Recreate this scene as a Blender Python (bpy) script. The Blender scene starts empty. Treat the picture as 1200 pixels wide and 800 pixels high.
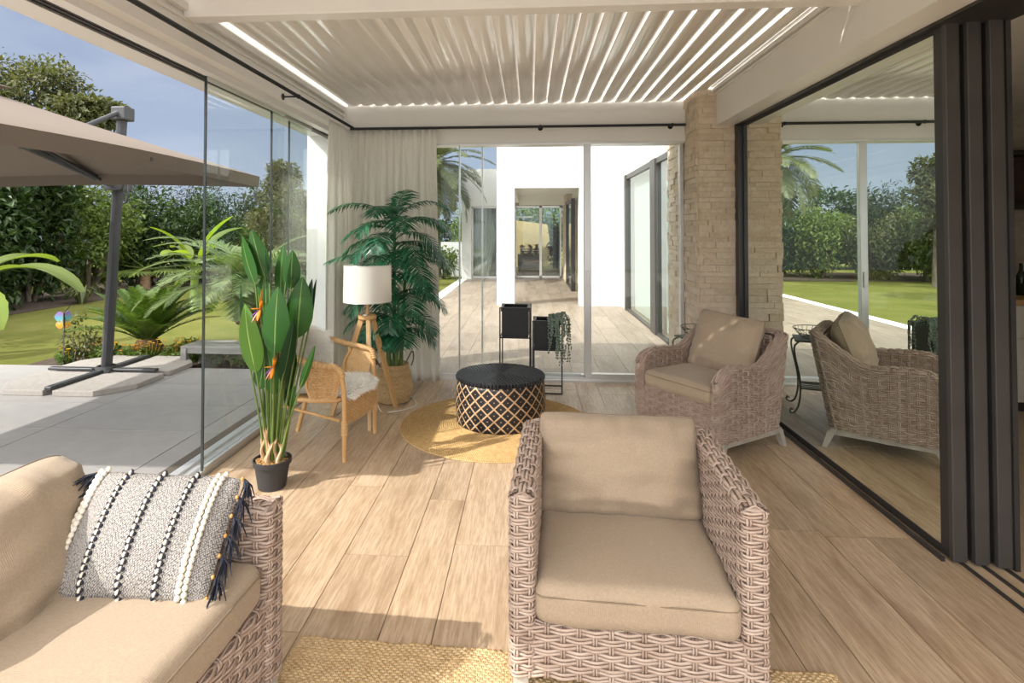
import bpy, bmesh, math, random
import numpy as np
from mathutils import Vector, Matrix
PI = math.pi
sc = bpy.context.scene
COL = sc.collection
rng = np.random.default_rng(7)
random.seed(7)

# ------------------------------------------------------------------ camera
cd = bpy.data.cameras.new('camera')
cam = bpy.data.objects.new('camera', cd); COL.objects.link(cam)
cam.location = (0, 0, 1.5)
cam.rotation_euler = (PI/2 + math.atan(13/660), 0, math.atan(46/660))
cd.sensor_width = 36; cd.lens = 660/1200*36
cd.shift_x = 25/1200; cd.shift_y = -143/1200
cd.clip_start = 0.05; cd.clip_end = 300
sc.camera = cam

# ------------------------------------------------------------------ world, sun, exposure
SUN_STRENGTH = 4.2
SUN_DIR = Vector((.96, .60, -1.0))
SKY_STRENGTH = 1.0
EXPOSURE = 0.45
w = bpy.data.worlds.new('sky'); sc.world = w; w.use_nodes = True
nt = w.node_tree; nt.nodes.clear()
out = nt.nodes.new('ShaderNodeOutputWorld'); bg = nt.nodes.new('ShaderNodeBackground')
tc = nt.nodes.new('ShaderNodeTexCoord'); sep = nt.nodes.new('ShaderNodeSeparateXYZ')
nt.links.new(tc.outputs['Generated'], sep.inputs[0])
rp = nt.nodes.new('ShaderNodeValToRGB')
e = rp.color_ramp.elements
e[0].position = 0.0; e[0].color = (.36, .42, .52, 1)
e[1].position = 1.0; e[1].color = (.18, .25, .42, 1)
k = e.new(.12); k.color = (.32, .385, .51, 1)
k = e.new(.45); k.color = (.225, .28, .43, 1)
nt.links.new(sep.outputs['Z'], rp.inputs[0])
# brighter, warmer sky added behind and above the camera to fill the shaded room
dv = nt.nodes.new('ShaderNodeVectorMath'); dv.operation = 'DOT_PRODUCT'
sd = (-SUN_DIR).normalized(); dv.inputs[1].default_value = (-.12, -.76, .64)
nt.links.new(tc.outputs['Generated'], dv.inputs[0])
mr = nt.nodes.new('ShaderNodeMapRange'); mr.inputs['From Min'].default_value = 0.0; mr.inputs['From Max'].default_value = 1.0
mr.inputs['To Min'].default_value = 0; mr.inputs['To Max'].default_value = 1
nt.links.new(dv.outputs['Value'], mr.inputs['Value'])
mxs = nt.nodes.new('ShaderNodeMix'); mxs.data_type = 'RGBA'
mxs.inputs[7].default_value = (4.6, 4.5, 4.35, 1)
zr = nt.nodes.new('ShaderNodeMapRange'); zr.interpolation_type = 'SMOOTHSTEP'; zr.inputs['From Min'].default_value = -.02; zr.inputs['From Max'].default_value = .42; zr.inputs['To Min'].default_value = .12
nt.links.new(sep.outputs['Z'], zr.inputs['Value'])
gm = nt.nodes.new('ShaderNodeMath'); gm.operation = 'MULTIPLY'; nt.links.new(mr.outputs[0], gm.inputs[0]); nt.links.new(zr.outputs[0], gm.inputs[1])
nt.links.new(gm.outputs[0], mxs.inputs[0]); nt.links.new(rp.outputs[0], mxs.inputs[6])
# thin low clouds
cn = nt.nodes.new('ShaderNodeTexNoise'); cn.inputs['Scale'].default_value = 3.0; cn.inputs['Detail'].default_value = 5
mp = nt.nodes.new('ShaderNodeMapping'); mp.inputs['Scale'].default_value = (1, 1, 3.2)
nt.links.new(tc.outputs['Generated'], mp.inputs[0]); nt.links.new(mp.outputs[0], cn.inputs['Vector'])
cr = nt.nodes.new('ShaderNodeMapRange'); cr.inputs['From Min'].default_value = .5; cr.inputs['From Max'].default_value = .8; cr.inputs['To Max'].default_value = .45
nt.links.new(cn.outputs[0], cr.inputs['Value'])
mxc = nt.nodes.new('ShaderNodeMix'); mxc.data_type = 'RGBA'; mxc.inputs[7].default_value = (.60, .64, .70, 1)
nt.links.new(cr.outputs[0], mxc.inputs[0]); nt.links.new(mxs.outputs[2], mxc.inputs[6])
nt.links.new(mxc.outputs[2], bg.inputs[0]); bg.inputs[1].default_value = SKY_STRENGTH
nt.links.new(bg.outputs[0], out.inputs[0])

sl = bpy.data.lights.new('sun', 'SUN'); sl.energy = SUN_STRENGTH; sl.angle = math.radians(.6); sl.color = (1, .955, .89)
so = bpy.data.objects.new('sun', sl); COL.objects.link(so)
so.rotation_euler = SUN_DIR.to_track_quat('-Z', 'Y').to_euler(); so.location = (-20, -14, 20)

sc.view_settings.view_transform = 'Standard'; sc.view_settings.look = 'None'
sc.view_settings.gamma = 1; sc.view_settings.use_curve_mapping = False
sc.view_settings.exposure = EXPOSURE
try:
    sc.cycles.use_denoising = True
    sc.cycles.max_bounces = 10; sc.cycles.transparent_max_bounces = 24; sc.cycles.diffuse_bounces = 5
except Exception:
    pass

# ------------------------------------------------------------------ mesh helpers
def nrm(a):
    return a/np.maximum(np.linalg.norm(a, axis=-1, keepdims=True), 1e-9)

class MB:
    def __init__(s):
        s.V = []; s.F = []; s.n = 0
    def add(s, v, faces):
        v = np.asarray(v, float).reshape(-1, 3)
        for f in faces:
            s.F.append(np.asarray(f, int) + s.n)
        s.V.append(v); s.n += len(v)
        return s
    def grid(s, P, cu=False, cv=False):
        m, n = P.shape[:2]
        i = np.arange(m if cu else m-1)[:, None]; j = np.arange(n if cv else n-1)[None, :]
        i2 = (i+1) % m; j2 = (j+1) % n
        q = np.stack([i*n+j, i2*n+j, i2*n+j2, i*n+j2], -1).reshape(-1, 4)
        return s.add(P, [q])
    def tube(s, path, r, n=8, caps=True, flat=1.0, closed=False):
        p = np.asarray(path, float); N = len(p)
        r = np.broadcast_to(np.asarray(r, float), (N,))
        t = np.gradient(p, axis=0) if not closed else (np.roll(p, -1, 0)-np.roll(p, 1, 0))
        t = nrm(t)
        up = np.array([0, 0, 1.]) if abs(t[0][2]) < .9 else np.array([1., 0, 0])
        a = np.zeros((N, 3)); a[0] = nrm(np.cross(t[0], up))
        for k in range(1, N):
            v = a[k-1]-t[k]*np.dot(a[k-1], t[k]); a[k] = nrm(v)
        b = np.cross(a, t)
        th = np.arange(n)*2*PI/n
        P = p[:, None, :] + r[:, None, None]*(np.cos(th)[None, :, None]*a[:, None, :] + flat*np.sin(th)[None, :, None]*b[:, None, :])
        base = s.n
        s.grid(P, cu=closed, cv=True)
        if caps and not closed:
            s.F.append(np.array([[base+j for j in range(n)][::-1]])); s.F.append(np.array([[base+(N-1)*n+j for j in range(n)]]))
        return s
    def lathe(s, prof, c=(0, 0, 0), n=32):
        pr = np.asarray(prof, float); th = np.arange(n)*2*PI/n
        P = np.stack([pr[:, 0][:, None]*np.cos(th), pr[:, 0][:, None]*np.sin(th), np.broadcast_to(pr[:, 1][:, None], (len(pr), n))], -1)+np.asarray(c)
        return s.grid(P, cv=True)
    def box(s, lo, hi, M=None):
        lo = np.asarray(lo, float); hi = np.asarray(hi, float)
        v = np.array([[x, y, z] for x in (lo[0], hi[0]) for y in (lo[1], hi[1]) for z in (lo[2], hi[2])])
        if M is not None: v = v @ np.asarray(M)[:3, :3].T + np.asarray(M)[:3, 3]
        return s.add(v, [np.array([[0, 1, 3, 2], [4, 6, 7, 5], [0, 4, 5, 1], [2, 3, 7, 6], [0, 2, 6, 4], [1, 5, 7, 3]])])
    def rbox(s, lo, hi, r=.01, seg=2, fn=None, sub=0):
        lo = np.asarray(lo, float); hi = np.asarray(hi, float); c = (lo+hi)/2; h = (hi-lo)/2; r = min(r, h.min()*.999)
        ax = []
        for k in range(3):
            a = [-h[k]+r*i/seg for i in range(seg+1)]; b = [h[k]-r+r*i/seg for i in range(seg+1)]
            mid = list(np.linspace(-h[k]+r, h[k]-r, sub+2)[1:-1]) if sub else []
            ax.append(np.array(a+mid+b))
        vs = []; fs = []; o = 0
        for k in range(3):
            u, v = (k+1) % 3, (k+2) % 3
            for sg in (-1, 1):
                U, W = np.meshgrid(ax[u], ax[v], indexing='ij')
                p = np.zeros(U.shape+(3,)); p[..., u] = U; p[..., v] = W; p[..., k] = sg*h[k]
                m, n = U.shape
                i = np.arange(m-1)[:, None]; j = np.arange(n-1)[None, :]
                q = np.stack([i*n+j, (i+1)*n+j, (i+1)*n+j+1, i*n+j+1], -1).reshape(-1, 4)
                if sg < 0: q = q[:, ::-1]
                vs.append(p.reshape(-1, 3)); fs.append(q+o); o += m*n
        v = np.concatenate(vs); f = np.concatenate(fs)
        q = np.clip(v, -(h-r), h-r); d = v-q; v = q+nrm(d)*r*(np.linalg.norm(d, axis=1, keepdims=True) > 1e-9)
        key, inv = np.unique(np.round(v, 6), axis=0, return_inverse=True)
        inv = inv.reshape(-1); f = inv[f]
        ok = np.array([len(set(x)) >= 3 for x in f]); f = f[ok]
        quads = [x for x in f if len(set(x)) == 4]; tris = [list(dict.fromkeys(x)) for x in f if len(set(x)) == 3]
        v = key
        if fn is not None: v = fn(v)
        fl = []
        if quads: fl.append(np.array(quads))
        if tris: fl.append(np.array(tris))
        return s.add(v+c, fl)
    def prism(s, poly, z0, z1, axis=2):
        poly = np.asarray(poly, float); n = len(poly)
        def put(z):
            a = np.zeros((n, 3)); o = [k for k in range(3) if k != axis]
            a[:, o[0]] = poly[:, 0]; a[:, o[1]] = poly[:, 1]; a[:, axis] = z
            return a
        i = np.arange(n); j = (i+1) % n
        return s.add(np.concatenate([put(z0), put(z1)]), [np.stack([i, j, j+n, i+n], -1), np.array([i[::-1]]), np.array([i+n])])
    def build(s, name, mat, parent=None, smooth=False, loc=None, rz=0):
        me = bpy.data.meshes.new(name)
        v = np.concatenate(s.V) if s.V else np.zeros((0, 3))
        me.vertices.add(len(v)); me.vertices.foreach_set('co', v.astype(np.float32).ravel())
        tot = np.concatenate([np.full(len(f), f.shape[1]) for f in s.F]); lv = np.concatenate([f.ravel() for f in s.F])
        st = np.concatenate([[0], np.cumsum(tot)[:-1]])
        me.loops.add(len(lv)); me.loops.foreach_set('vertex_index', lv.astype(np.int32))
        me.polygons.add(len(tot)); me.polygons.foreach_set('loop_start', st.astype(np.int32))
        me.update(calc_edges=True); me.validate()
        if smooth is True:
            me.polygons.foreach_set('use_smooth', np.ones(len(me.polygons), bool))
        elif smooth:
            me.polygons.foreach_set('use_smooth', np.ones(len(me.polygons), bool)); me.set_sharp_from_angle(angle=math.radians(smooth))
        if smooth is False: me.polygons.foreach_set('use_smooth', np.zeros(len(me.polygons), bool))
        for m in (mat if isinstance(mat, (list, tuple)) else [mat]): me.materials.append(m)
        o = bpy.data.objects.new(name, me); COL.objects.link(o)
        if parent is not None: o.parent = parent
        if loc is not None: o.location = loc
        o.rotation_euler.z = rz
        return o

def tag(o, label=None, cat=None, group=None, kind=None):
    if label: o['label'] = label
    if cat: o['category'] = cat
    if group: o['group'] = group
    if kind: o['kind'] = kind
    return o
def empty(name, loc, rz=0, label=None, cat=None, group=None, kind=None):
    o = bpy.data.objects.new(name, None); COL.objects.link(o); o.location = loc; o.rotation_euler.z = rz
    o.empty_display_size = .1
    return tag(o, label, cat, group, kind)
def struct(name, mb, mat, parent=None, smooth=False):
    o = mb.build(name, mat, parent, smooth)
    if parent is None: o['kind'] = 'structure'
    return o
def copy_tree(o, parent=None):
    c = o.copy(); COL.objects.link(c)
    if parent is not None: c.parent = parent
    for ch in list(o.children): copy_tree(ch, c)
    return c
def boxes(*bs):
    m = MB()
    for lo, hi in bs: m.box(lo, hi)
    return m
def rotz(a):
    c, s_ = math.cos(a), math.sin(a)
    return np.array([[c, -s_, 0], [s_, c, 0], [0, 0, 1.]])
def spline(pts, n):
    p = np.asarray(pts, float); m = len(p)
    P = np.concatenate([[2*p[0]-p[1]], p, [2*p[-1]-p[-2]]])
    t = np.linspace(0, m-1-1e-9, n); i = t.astype(int); f = (t-i)[:, None]
    a, b, c, d = P[i], P[i+1], P[i+2], P[i+3]
    return .5*((2*b)+(-a+c)*f+(2*a-5*b+4*c-d)*f**2+(-a+3*b-3*c+d)*f**3)

# ------------------------------------------------------------------ materials
def newmat(name, color=(.8, .8, .8), rough=.5, spec=.5, metal=0):
    m = bpy.data.materials.new(name); m.use_nodes = True
    b = m.node_tree.nodes['Principled BSDF']
    b.inputs['Base Color'].default_value = (*color, 1); b.inputs['Roughness'].default_value = rough
    b.inputs['Specular IOR Level'].default_value = spec; b.inputs['Metallic'].default_value = metal
    return m, m.node_tree, b
def nd(nt, t, **kw):
    n = nt.nodes.new('ShaderNode'+t)
    for k, v in kw.items():
        if k in n.inputs.keys(): n.inputs[k].default_value = v
        else: setattr(n, k, v)
    return n
def coords(nt, scale=(1, 1, 1), kind='Object'):
    t = nd(nt, 'TexCoord'); mpn = nd(nt, 'Mapping'); mpn.inputs['Scale'].default_value = scale
    nt.links.new(t.outputs[kind], mpn.inputs[0]); return mpn.outputs[0]
def ramp(nt, src, stops):
    r = nd(nt, 'ValToRGB'); e = r.color_ramp.elements
    e[0].position = stops[0][0]; e[0].color = (*stops[0][1], 1); e[1].position = stops[-1][0]; e[1].color = (*stops[-1][1], 1)
    for p, c in stops[1:-1]:
        x = e.new(p); x.color = (*c, 1)
    nt.links.new(src, r.inputs[0]); return r.outputs[0]
def mixc(nt, fac, a, b, mode='MIX'):
    m = nd(nt, 'Mix'); m.data_type = 'RGBA'; m.blend_type = mode
    for s_, i in ((fac, 0), (a, 6), (b, 7)):
        if isinstance(s_, (int, float)): m.inputs[i].default_value = s_
        elif isinstance(s_, tuple): m.inputs[i].default_value = (*s_, 1)
        else: nt.links.new(s_, m.inputs[i])
    return m.outputs[2]
def mth(nt, op, a, b=0.0, c=None):
    m = nd(nt, 'Math'); m.operation = op
    for i, s_ in enumerate((a, b, c)):
        if s_ is None: continue
        if isinstance(s_, (int, float)): m.inputs[i].default_value = s_
        else: nt.links.new(s_, m.inputs[i])
    return m.outputs[0]
def bump(nt, b, h, strength=.3, dist=.01):
    n = nd(nt, 'Bump'); n.inputs['Strength'].default_value = strength; n.inputs['Distance'].default_value = dist
    nt.links.new(h, n.inputs['Height']); nt.links.new(n.outputs[0], b.inputs['Normal'])
def noise(nt, vec, scale, detail=4, rough=.55):
    n = nd(nt, 'TexNoise'); n.inputs['Scale'].default_value = scale; n.inputs['Detail'].default_value = detail; n.inputs['Roughness'].default_value = rough
    if vec is not None: nt.links.new(vec, n.inputs['Vector'])
    return n.outputs[0]
def noisy(name, c1, c2, scale=8, rough=.6, bs=.2, bd=.005, vscale=(1, 1, 1), spec=.4, metal=0, bscale=None, lo=.3, hi=.7):
    m, nt, b = newmat(name, c1, rough, spec, metal)
    v = coords(nt, vscale); n = noise(nt, v, scale)
    nt.links.new(ramp(nt, n, [(lo, c1), (hi, c2)]), b.inputs['Base Color'])
    if bs: bump(nt, b, noise(nt, v, bscale or scale*4), bs, bd)
    return m
def island(nt):
    return nd(nt, 'NewGeometry').outputs['Random Per Island']
def leafmat(name, cols, rough=.45, trans=.25, tcol=None, spec=.4):
    m, nt, b = newmat(name, cols[0], rough, spec)
    st = [(i/(len(cols)-1), c) for i, c in enumerate(cols)]
    col = ramp(nt, island(nt), st)
    n = noise(nt, coords(nt), 3); col = mixc(nt, .35, col, ramp(nt, n, [(.3, cols[0]), (.7, cols[-1])]))
    nt.links.new(col, b.inputs['Base Color'])
    if trans:
        tr = nd(nt, 'BsdfTranslucent'); mx = nd(nt, 'MixShader'); mx.inputs[0].default_value = trans
        tc_ = mixc(nt, 1.0, col, tcol or (1.6, 1.7, .7), 'MULTIPLY')
        nt.links.new(tc_, tr.inputs[0]); nt.links.new(b.outputs[0], mx.inputs[1]); nt.links.new(tr.outputs[0], mx.inputs[2])
        nt.links.new(mx.outputs[0], nt.nodes['Material Output'].inputs[0])
    return m
def glassmat(name, tint=(.93, .97, .95), base=0.0, ior=1.5, gtint=(1, 1, 1)):
    m = bpy.data.materials.new(name); m.use_nodes = True; nt = m.node_tree; nt.nodes.clear()
    o = nd(nt, 'OutputMaterial'); tr = nd(nt, 'BsdfTransparent'); gl = nd(nt, 'BsdfGlossy'); mx = nd(nt, 'MixShader')
    tr.inputs[0].default_value = (*tint, 1); gl.inputs['Roughness'].default_value = 0.0; gl.inputs[0].default_value = (*gtint, 1)
    fr = nd(nt, 'Fresnel'); fr.inputs[0].default_value = ior
    g = nd(nt, 'NewGeometry')
    f = mth(nt, 'ADD', fr.outputs[0], base)
    f = mth(nt, 'MINIMUM', f, .95)
    f = mth(nt, 'MULTIPLY', f, mth(nt, 'SUBTRACT', 1.0, g.outputs['Backfacing']))
    nt.links.new(f, mx.inputs[0]); nt.links.new(tr.outputs[0], mx.inputs[1]); nt.links.new(gl.outputs[0], mx.inputs[2]); nt.links.new(mx.outputs[0], o.inputs[0])
    return m

M = {}
M['white'] = noisy('white_paint', (.80, .79, .76), (.84, .83, .80), 3, .55, .05, .002)
M['whitewall'] = noisy('white_render', (.55, .545, .54), (.59, .585, .58), 2, .8, .25, .003, bscale=60)
M['beamwhite'] = noisy('beam_lacquer', (.72, .69, .645), (.76, .735, .69), 2, .35, 0)
M['louvre'] = noisy('louvre_lacquer', (.68, .635, .57), (.74, .695, .63), 6, .16, .06, .002, vscale=(4, .3, 4))
_lb = M['louvre'].node_tree.nodes['Principled BSDF']; _lb.inputs['Coat Weight'].default_value = .6; _lb.inputs['Coat Roughness'].default_value = .06
M['alu'] = noisy('aluminium', (.62, .62, .61), (.68, .68, .67), 4, .35, 0, metal=.6)
M['dark'] = noisy('anthracite_frame', (.030, .029, .029), (.040, .038, .037), 5, .38, .05, .001)
M['brownframe'] = noisy('bronze_grey_frame', (.055, .050, .047), (.065, .06, .056), 5, .42, .05, .001)
M['black'] = noisy('black_metal', (.012, .012, .013), (.02, .02, .021), 6, .45, 0)
M['seal'] = newmat('dark_edge_seal', (.02, .028, .026), .3)[0]
M['glass'] = glassmat('clear_glass', (.95, .975, .965), 0.0, 1.42)
M['mirrorglass'] = glassmat('coated_glass', (.62, .72, .60), .76, 1.5, (.95, 1, .94))
M['winglass'] = glassmat('window_glass', (.80, .86, .83), .06, 1.5)
M['umbpole'] = noisy('grey_powder_coat', (.045, .046, .05), (.055, .056, .06), 6, .4, 0)

def plankmat(name, light, mid, darkc, rough=.38):
    m, nt, b = newmat(name, mid, rough, .45)
    at = nd(nt, 'Attribute'); at.attribute_name = 'rnd'
    geo = nd(nt, 'NewGeometry'); ad = nd(nt, 'VectorMath'); ad.operation = 'ADD'
    cmb = nd(nt, 'CombineXYZ')
    nt.links.new(mth(nt, 'MULTIPLY', at.outputs['Fac'], 37.0), cmb.inputs[0]); nt.links.new(mth(nt, 'MULTIPLY', at.outputs['Fac'], 91.0), cmb.inputs[1])
    nt.links.new(geo.outputs['Position'], ad.inputs[0]); nt.links.new(cmb.outputs[0], ad.inputs[1])
    mpn = nd(nt, 'Mapping'); mpn.inputs['Scale'].default_value = (1, .16, 1); nt.links.new(ad.outputs[0], mpn.inputs[0])
    n1 = noise(nt, mpn.outputs[0], 9, 6, .62)
    mp2 = nd(nt, 'Mapping'); mp2.inputs['Scale'].default_value = (1, .06, 1); nt.links.new(ad.outputs[0], mp2.inputs[0])
    n2 = noise(nt, mp2.outputs[0], 120, 4, .7)
    # knots and cathedral grain
    wv = nd(nt, 'TexWave'); wv.wave_type = 'BANDS'; wv.bands_direction = 'X'
    wv.inputs['Scale'].default_value = 9; wv.inputs['Distortion'].default_value = 7; wv.inputs['Detail'].default_value = 3; wv.inputs['Detail Scale'].default_value = 1.6
    nt.links.new(mpn.outputs[0], wv.inputs['Vector'])
    c = ramp(nt, n1, [(.28, darkc), (.46, mid), (.62, light), (.8, mid)])
    c = mixc(nt, ramp(nt, n2, [(.42, (0, 0, 0)), (.68, (.75, .75, .75))]), c, darkc)
    c = mixc(nt, mth(nt, 'MULTIPLY', wv.outputs[1], .22), c, darkc)
    kn = noise(nt, mpn.outputs[0], 2.6, 3, .5)
    c = mixc(nt, ramp(nt, kn, [(.63, (0, 0, 0)), (.74, (.75, .75, .75))]), c, tuple(x*.62 for x in darkc))
    tone = nd(nt, 'HueSaturation'); nt.links.new(c, tone.inputs['Color'])
    nt.links.new(mth(nt, 'ADD', mth(nt, 'MULTIPLY', at.outputs['Fac'], .22), .9), tone.inputs['Value'])
    nt.links.new(tone.outputs[0], b.inputs['Base Color'])
    nt.links.new(mth(nt, 'ADD', mth(nt, 'MULTIPLY', n2, .2), rough-.1), b.inputs['Roughness'])
    bump(nt, b, n2, .08, .002)
    return m
M['plank'] = plankmat('oak_look_porcelain', (.60, .46, .32), (.50, .37, .245), (.285, .182, .105))
M['plankout'] = plankmat('pale_oak_look_porcelain', (.36, .295, .235), (.31, .25, .195), (.21, .16, .12), .5)
M['grout'] = newmat('dark_grout', (.09, .075, .06), .8)[0]
M['groutpale'] = newmat('pale_grout', (.30, .27, .24), .8)[0]
def tilemat():
    m, nt, b = newmat('grey_terrace_tile', (.5, .48, .45), .5, .4)
    at = nd(nt, 'Attribute'); at.attribute_name = 'rnd'
    v = coords(nt); c = ramp(nt, noise(nt, v, 6, 8, .7), [(.3, (.265, .255, .245)), (.7, (.31, .30, .285))])
    t = nd(nt, 'HueSaturation'); nt.links.new(c, t.inputs['Color']); nt.links.new(mth(nt, 'ADD', mth(nt, 'MULTIPLY', at.outputs['Fac'], .1), .95), t.inputs['Value'])
    nt.links.new(t.outputs[0], b.inputs['Base Color']); bump(nt, b, noise(nt, v, 200, 3), .1, .002)
    return m
M['tile'] = tilemat()

def wickermat(name, cols, rough=.5):
    m, nt, b = newmat(name, cols[0], rough, .4)
    st = [(i/(len(cols)-1), c) for i, c in enumerate(cols)]
    c = ramp(nt, island(nt), st)
    n = noise(nt, coords(nt), 22, 4, .7)
    c = mixc(nt, .55, c, ramp(nt, n, [(.3, cols[0]), (.5, cols[1]), (.72, cols[-1])]))
    nt.links.new(c, b.inputs['Base Color'])
    return m
M['wicker'] = wickermat('greige_wicker', [(.30, .205, .16), (.41, .31, .25), (.52, .42, .355)])
M['rattan'] = wickermat('honey_rattan', [(.42, .24, .10), (.58, .36, .16), (.66, .45, .23)], .4)
M['rattanpole'] = noisy('rattan_pole', (.50, .28, .11), (.62, .38, .17), 14, .4, .15, .003, vscale=(1, 1, .4))
M['jute'] = wickermat('jute', [(.40, .265, .125), (.51, .36, .19), (.61, .46, .27)], .8)
M['seagrass'] = wickermat('seagrass', [(.36, .24, .11), (.50, .35, .18), (.60, .45, .26)], .7)
M['greywood'] = noisy('greyed_teak', (.34, .31, .27), (.46, .42, .37), 10, .65, .3, .004, vscale=(1, 1, .15))
M['bench'] = noisy('weathered_bench_wood', (.25, .24, .23), (.36, .35, .33), 12, .75, .3, .004, vscale=(.15, 1, 1))
M['beech'] = noisy('oiled_beech', (.52, .31, .13), (.62, .40, .19), 10, .4, .1, .002, vscale=(1, 1, .12))
def fabricmat(name, c1, c2, sc_=420, bs=.35):
    m, nt, b = newmat(name, c1, .92, .15)
    v = coords(nt)
    wx = nd(nt, 'TexWave'); wx.inputs['Scale'].default_value = sc_/6.28; wx.bands_direction = 'X'; wx.inputs['Distortion'].default_value = 1.5
    wy = nd(nt, 'TexWave'); wy.inputs['Scale'].default_value = sc_/6.28; wy.bands_direction = 'Y'; wy.inputs['Distortion'].default_value = 1.5
    nt.links.new(v, wx.inputs[0]); nt.links.new(v, wy.inputs[0])
    n = noise(nt, v, 160, 4, .7); n3 = noise(nt, v, 900, 2, .6)
    mixed = mth(nt, 'ADD', mth(nt, 'MULTIPLY', n, .6), mth(nt, 'MULTIPLY', n3, .4))
    nt.links.new(ramp(nt, mixed, [(.36, c1), (.62, c2)]), b.inputs['Base Color'])
    bump(nt, b, mth(nt, 'ADD', mth(nt, 'ADD', wx.outputs[1], wy.outputs[1]), n), bs, .001)
    b.inputs['Sheen Weight'].default_value = .15
    return m
M['linen'] = fabricmat('beige_linen', (.315, .24, .168), (.40, .315, .228))
M['seam'] = newmat('beige_piping', (.22, .165, .11), .9)[0]
M['curtain'] = None
def curtainmat():
    m, nt, b = newmat('ivory_linen_curtain', (.86, .83, .78), .9, .1)
    v = coords(nt, (1, 1, .2)); n = noise(nt, v, 150, 3)
    c = ramp(nt, n, [(.3, (.83, .80, .74)), (.7, (.90, .88, .83))]); nt.links.new(c, b.inputs['Base Color'])
    tr = nd(nt, 'BsdfTranslucent'); nt.links.new(c, tr.inputs[0]); mx = nd(nt, 'MixShader'); mx.inputs[0].default_value = .45
    nt.links.new(b.outputs[0], mx.inputs[1]); nt.links.new(tr.outputs[0], mx.inputs[2]); nt.links.new(mx.outputs[0], nt.nodes['Material Output'].inputs[0])
    bump(nt, b, n, .15, .002)
    return m
M['curtain'] = curtainmat()
def shademat():
    m, nt, b = newmat('white_lamp_shade', (.86, .84, .80), .8, .1)
    tr = nd(nt, 'BsdfTranslucent'); tr.inputs[0].default_value = (.9, .87, .8, 1); mx = nd(nt, 'MixShader'); mx.inputs[0].default_value = .35
    nt.links.new(b.outputs[0], mx.inputs[1]); nt.links.new(tr.outputs[0], mx.inputs[2]); nt.links.new(mx.outputs[0], nt.nodes['Material Output'].inputs[0])
    return m
M['shade'] = shademat()
def stonemat():
    m, nt, b = newmat('split_face_travertine', (.6, .48, .34), .85, .2)
    v = coords(nt); c = ramp(nt, island(nt), [(0, (.58, .46, .33)), (.4, (.68, .56, .42)), (.75, (.74, .63, .50)), (1, (.63, .48, .32))])
    n = noise(nt, v, 18, 6, .7); c = mixc(nt, .4, c, ramp(nt, n, [(.35, (.52, .40, .26)), (.6, (.74, .63, .50))])); nt.links.new(c, b.inputs['Base Color'])
    bump(nt, b, noise(nt, v, 34, 7, .7), .9, .015)
    return m
M['stone'] = stonemat()
def lawnmat():
    m, nt, b = newmat('mown_lawn', (.16, .2, .04), .9, .1)
    v = coords(nt); n = noise(nt, v, 1.3, 5, .6); n2 = noise(nt, v, 60, 4, .7)
    c = ramp(nt, n, [(.3, (.14, .155, .035)), (.55, (.20, .20, .055)), (.75, (.26, .235, .085))])
    c = mixc(nt, mth(nt, 'MULTIPLY', n2, .7), c, (.12, .14, .025)); nt.links.new(c, b.inputs['Base Color'])
    bump(nt, b, n2, 1.0, .03)
    return m
M['lawn'] = lawnmat()
M['soil'] = noisy('garden_soil', (.045, .03, .02), (.09, .065, .045), 14, .95, .6, .02)
M['bark'] = noisy('grey_bark', (.12, .095, .07), (.26, .21, .165), 12, .9, .8, .02, vscale=(1, 1, .3))
M['palmbark'] = noisy('palm_bark', (.16, .10, .055), (.34, .23, .13), 20, .95, .8, .03)
M['canvas'] = noisy('taupe_canvas', (.40, .34, .27), (.44, .375, .30), 30, .9, .15, .002)
def canvasmat():
    m, nt, b = newmat('sand_canvas', (.205, .17, .14), .9, .1)
    tr = nd(nt, 'BsdfTranslucent'); tr.inputs[0].default_value = (.20, .14, .09, 1); mx = nd(nt, 'MixShader'); mx.inputs[0].default_value = .10
    nt.links.new(b.outputs[0], mx.inputs[1]); nt.links.new(tr.outputs[0], mx.inputs[2]); nt.links.new(mx.outputs[0], nt.nodes['Material Output'].inputs[0])
    bump(nt, b, noise(nt, coords(nt), 300, 2), .1, .001)
    return m
M['canvas'] = canvasmat()
M['concrete'] = noisy('beige_concrete', (.27, .25, .225), (.33, .305, .275), 25, .85, .3, .003)
M['plastic'] = noisy('black_plastic_pot', (.028, .028, .03), (.036, .036, .038), 8, .55, .05, .001)
M['hedge1'] = leafmat('dark_shrub_leaves', [(.012, .030, .008), (.028, .062, .014), (.06, .10, .022)])
M['hedge2'] = leafmat('mid_shrub_leaves', [(.04, .075, .012), (.10, .155, .025), (.18, .23, .045)])
M['hedge3'] = leafmat('olive_leaves', [(.045, .06, .018), (.085, .095, .03), (.14, .135, .05)])
M['conifer'] = leafmat('conifer_sprays', [(.012, .022, .010), (.028, .042, .018), (.055, .07, .03)], trans=.1)
M['cycad'] = leafmat('cycad_leaflets', [(.05, .10, .016), (.10, .17, .03), (.16, .24, .05)], .35)
M['date'] = leafmat('date_palm_leaflets', [(.09, .14, .05), (.17, .23, .09), (.28, .33, .16)], .35)
M['palmdull'] = leafmat('dull_palm_leaflets', [(.05, .07, .025), (.10, .12, .045), (.17, .18, .08)], .5)
M['areca'] = leafmat('areca_leaflets', [(.004, .035, .016), (.014, .10, .046), (.04, .21, .10)], .35, .2, (1.2, 1.7, 1.0))
M['stem'] = noisy('green_stem', (.08, .14, .025), (.16, .22, .05), 10, .45, .05, .001, vscale=(1, 1, .3))
M['banana'] = leafmat('banana_leaf', [(.10, .14, .03), (.15, .19, .045)], .4, .4)
M['lime'] = leafmat('lime_leaf', [(.14, .21, .025), (.21, .28, .04)], .4, .4)
M['pearls'] = leafmat('grey_green_beads', [(.10, .15, .11), (.17, .23, .18), (.26, .33, .27)], .5, 0)
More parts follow.
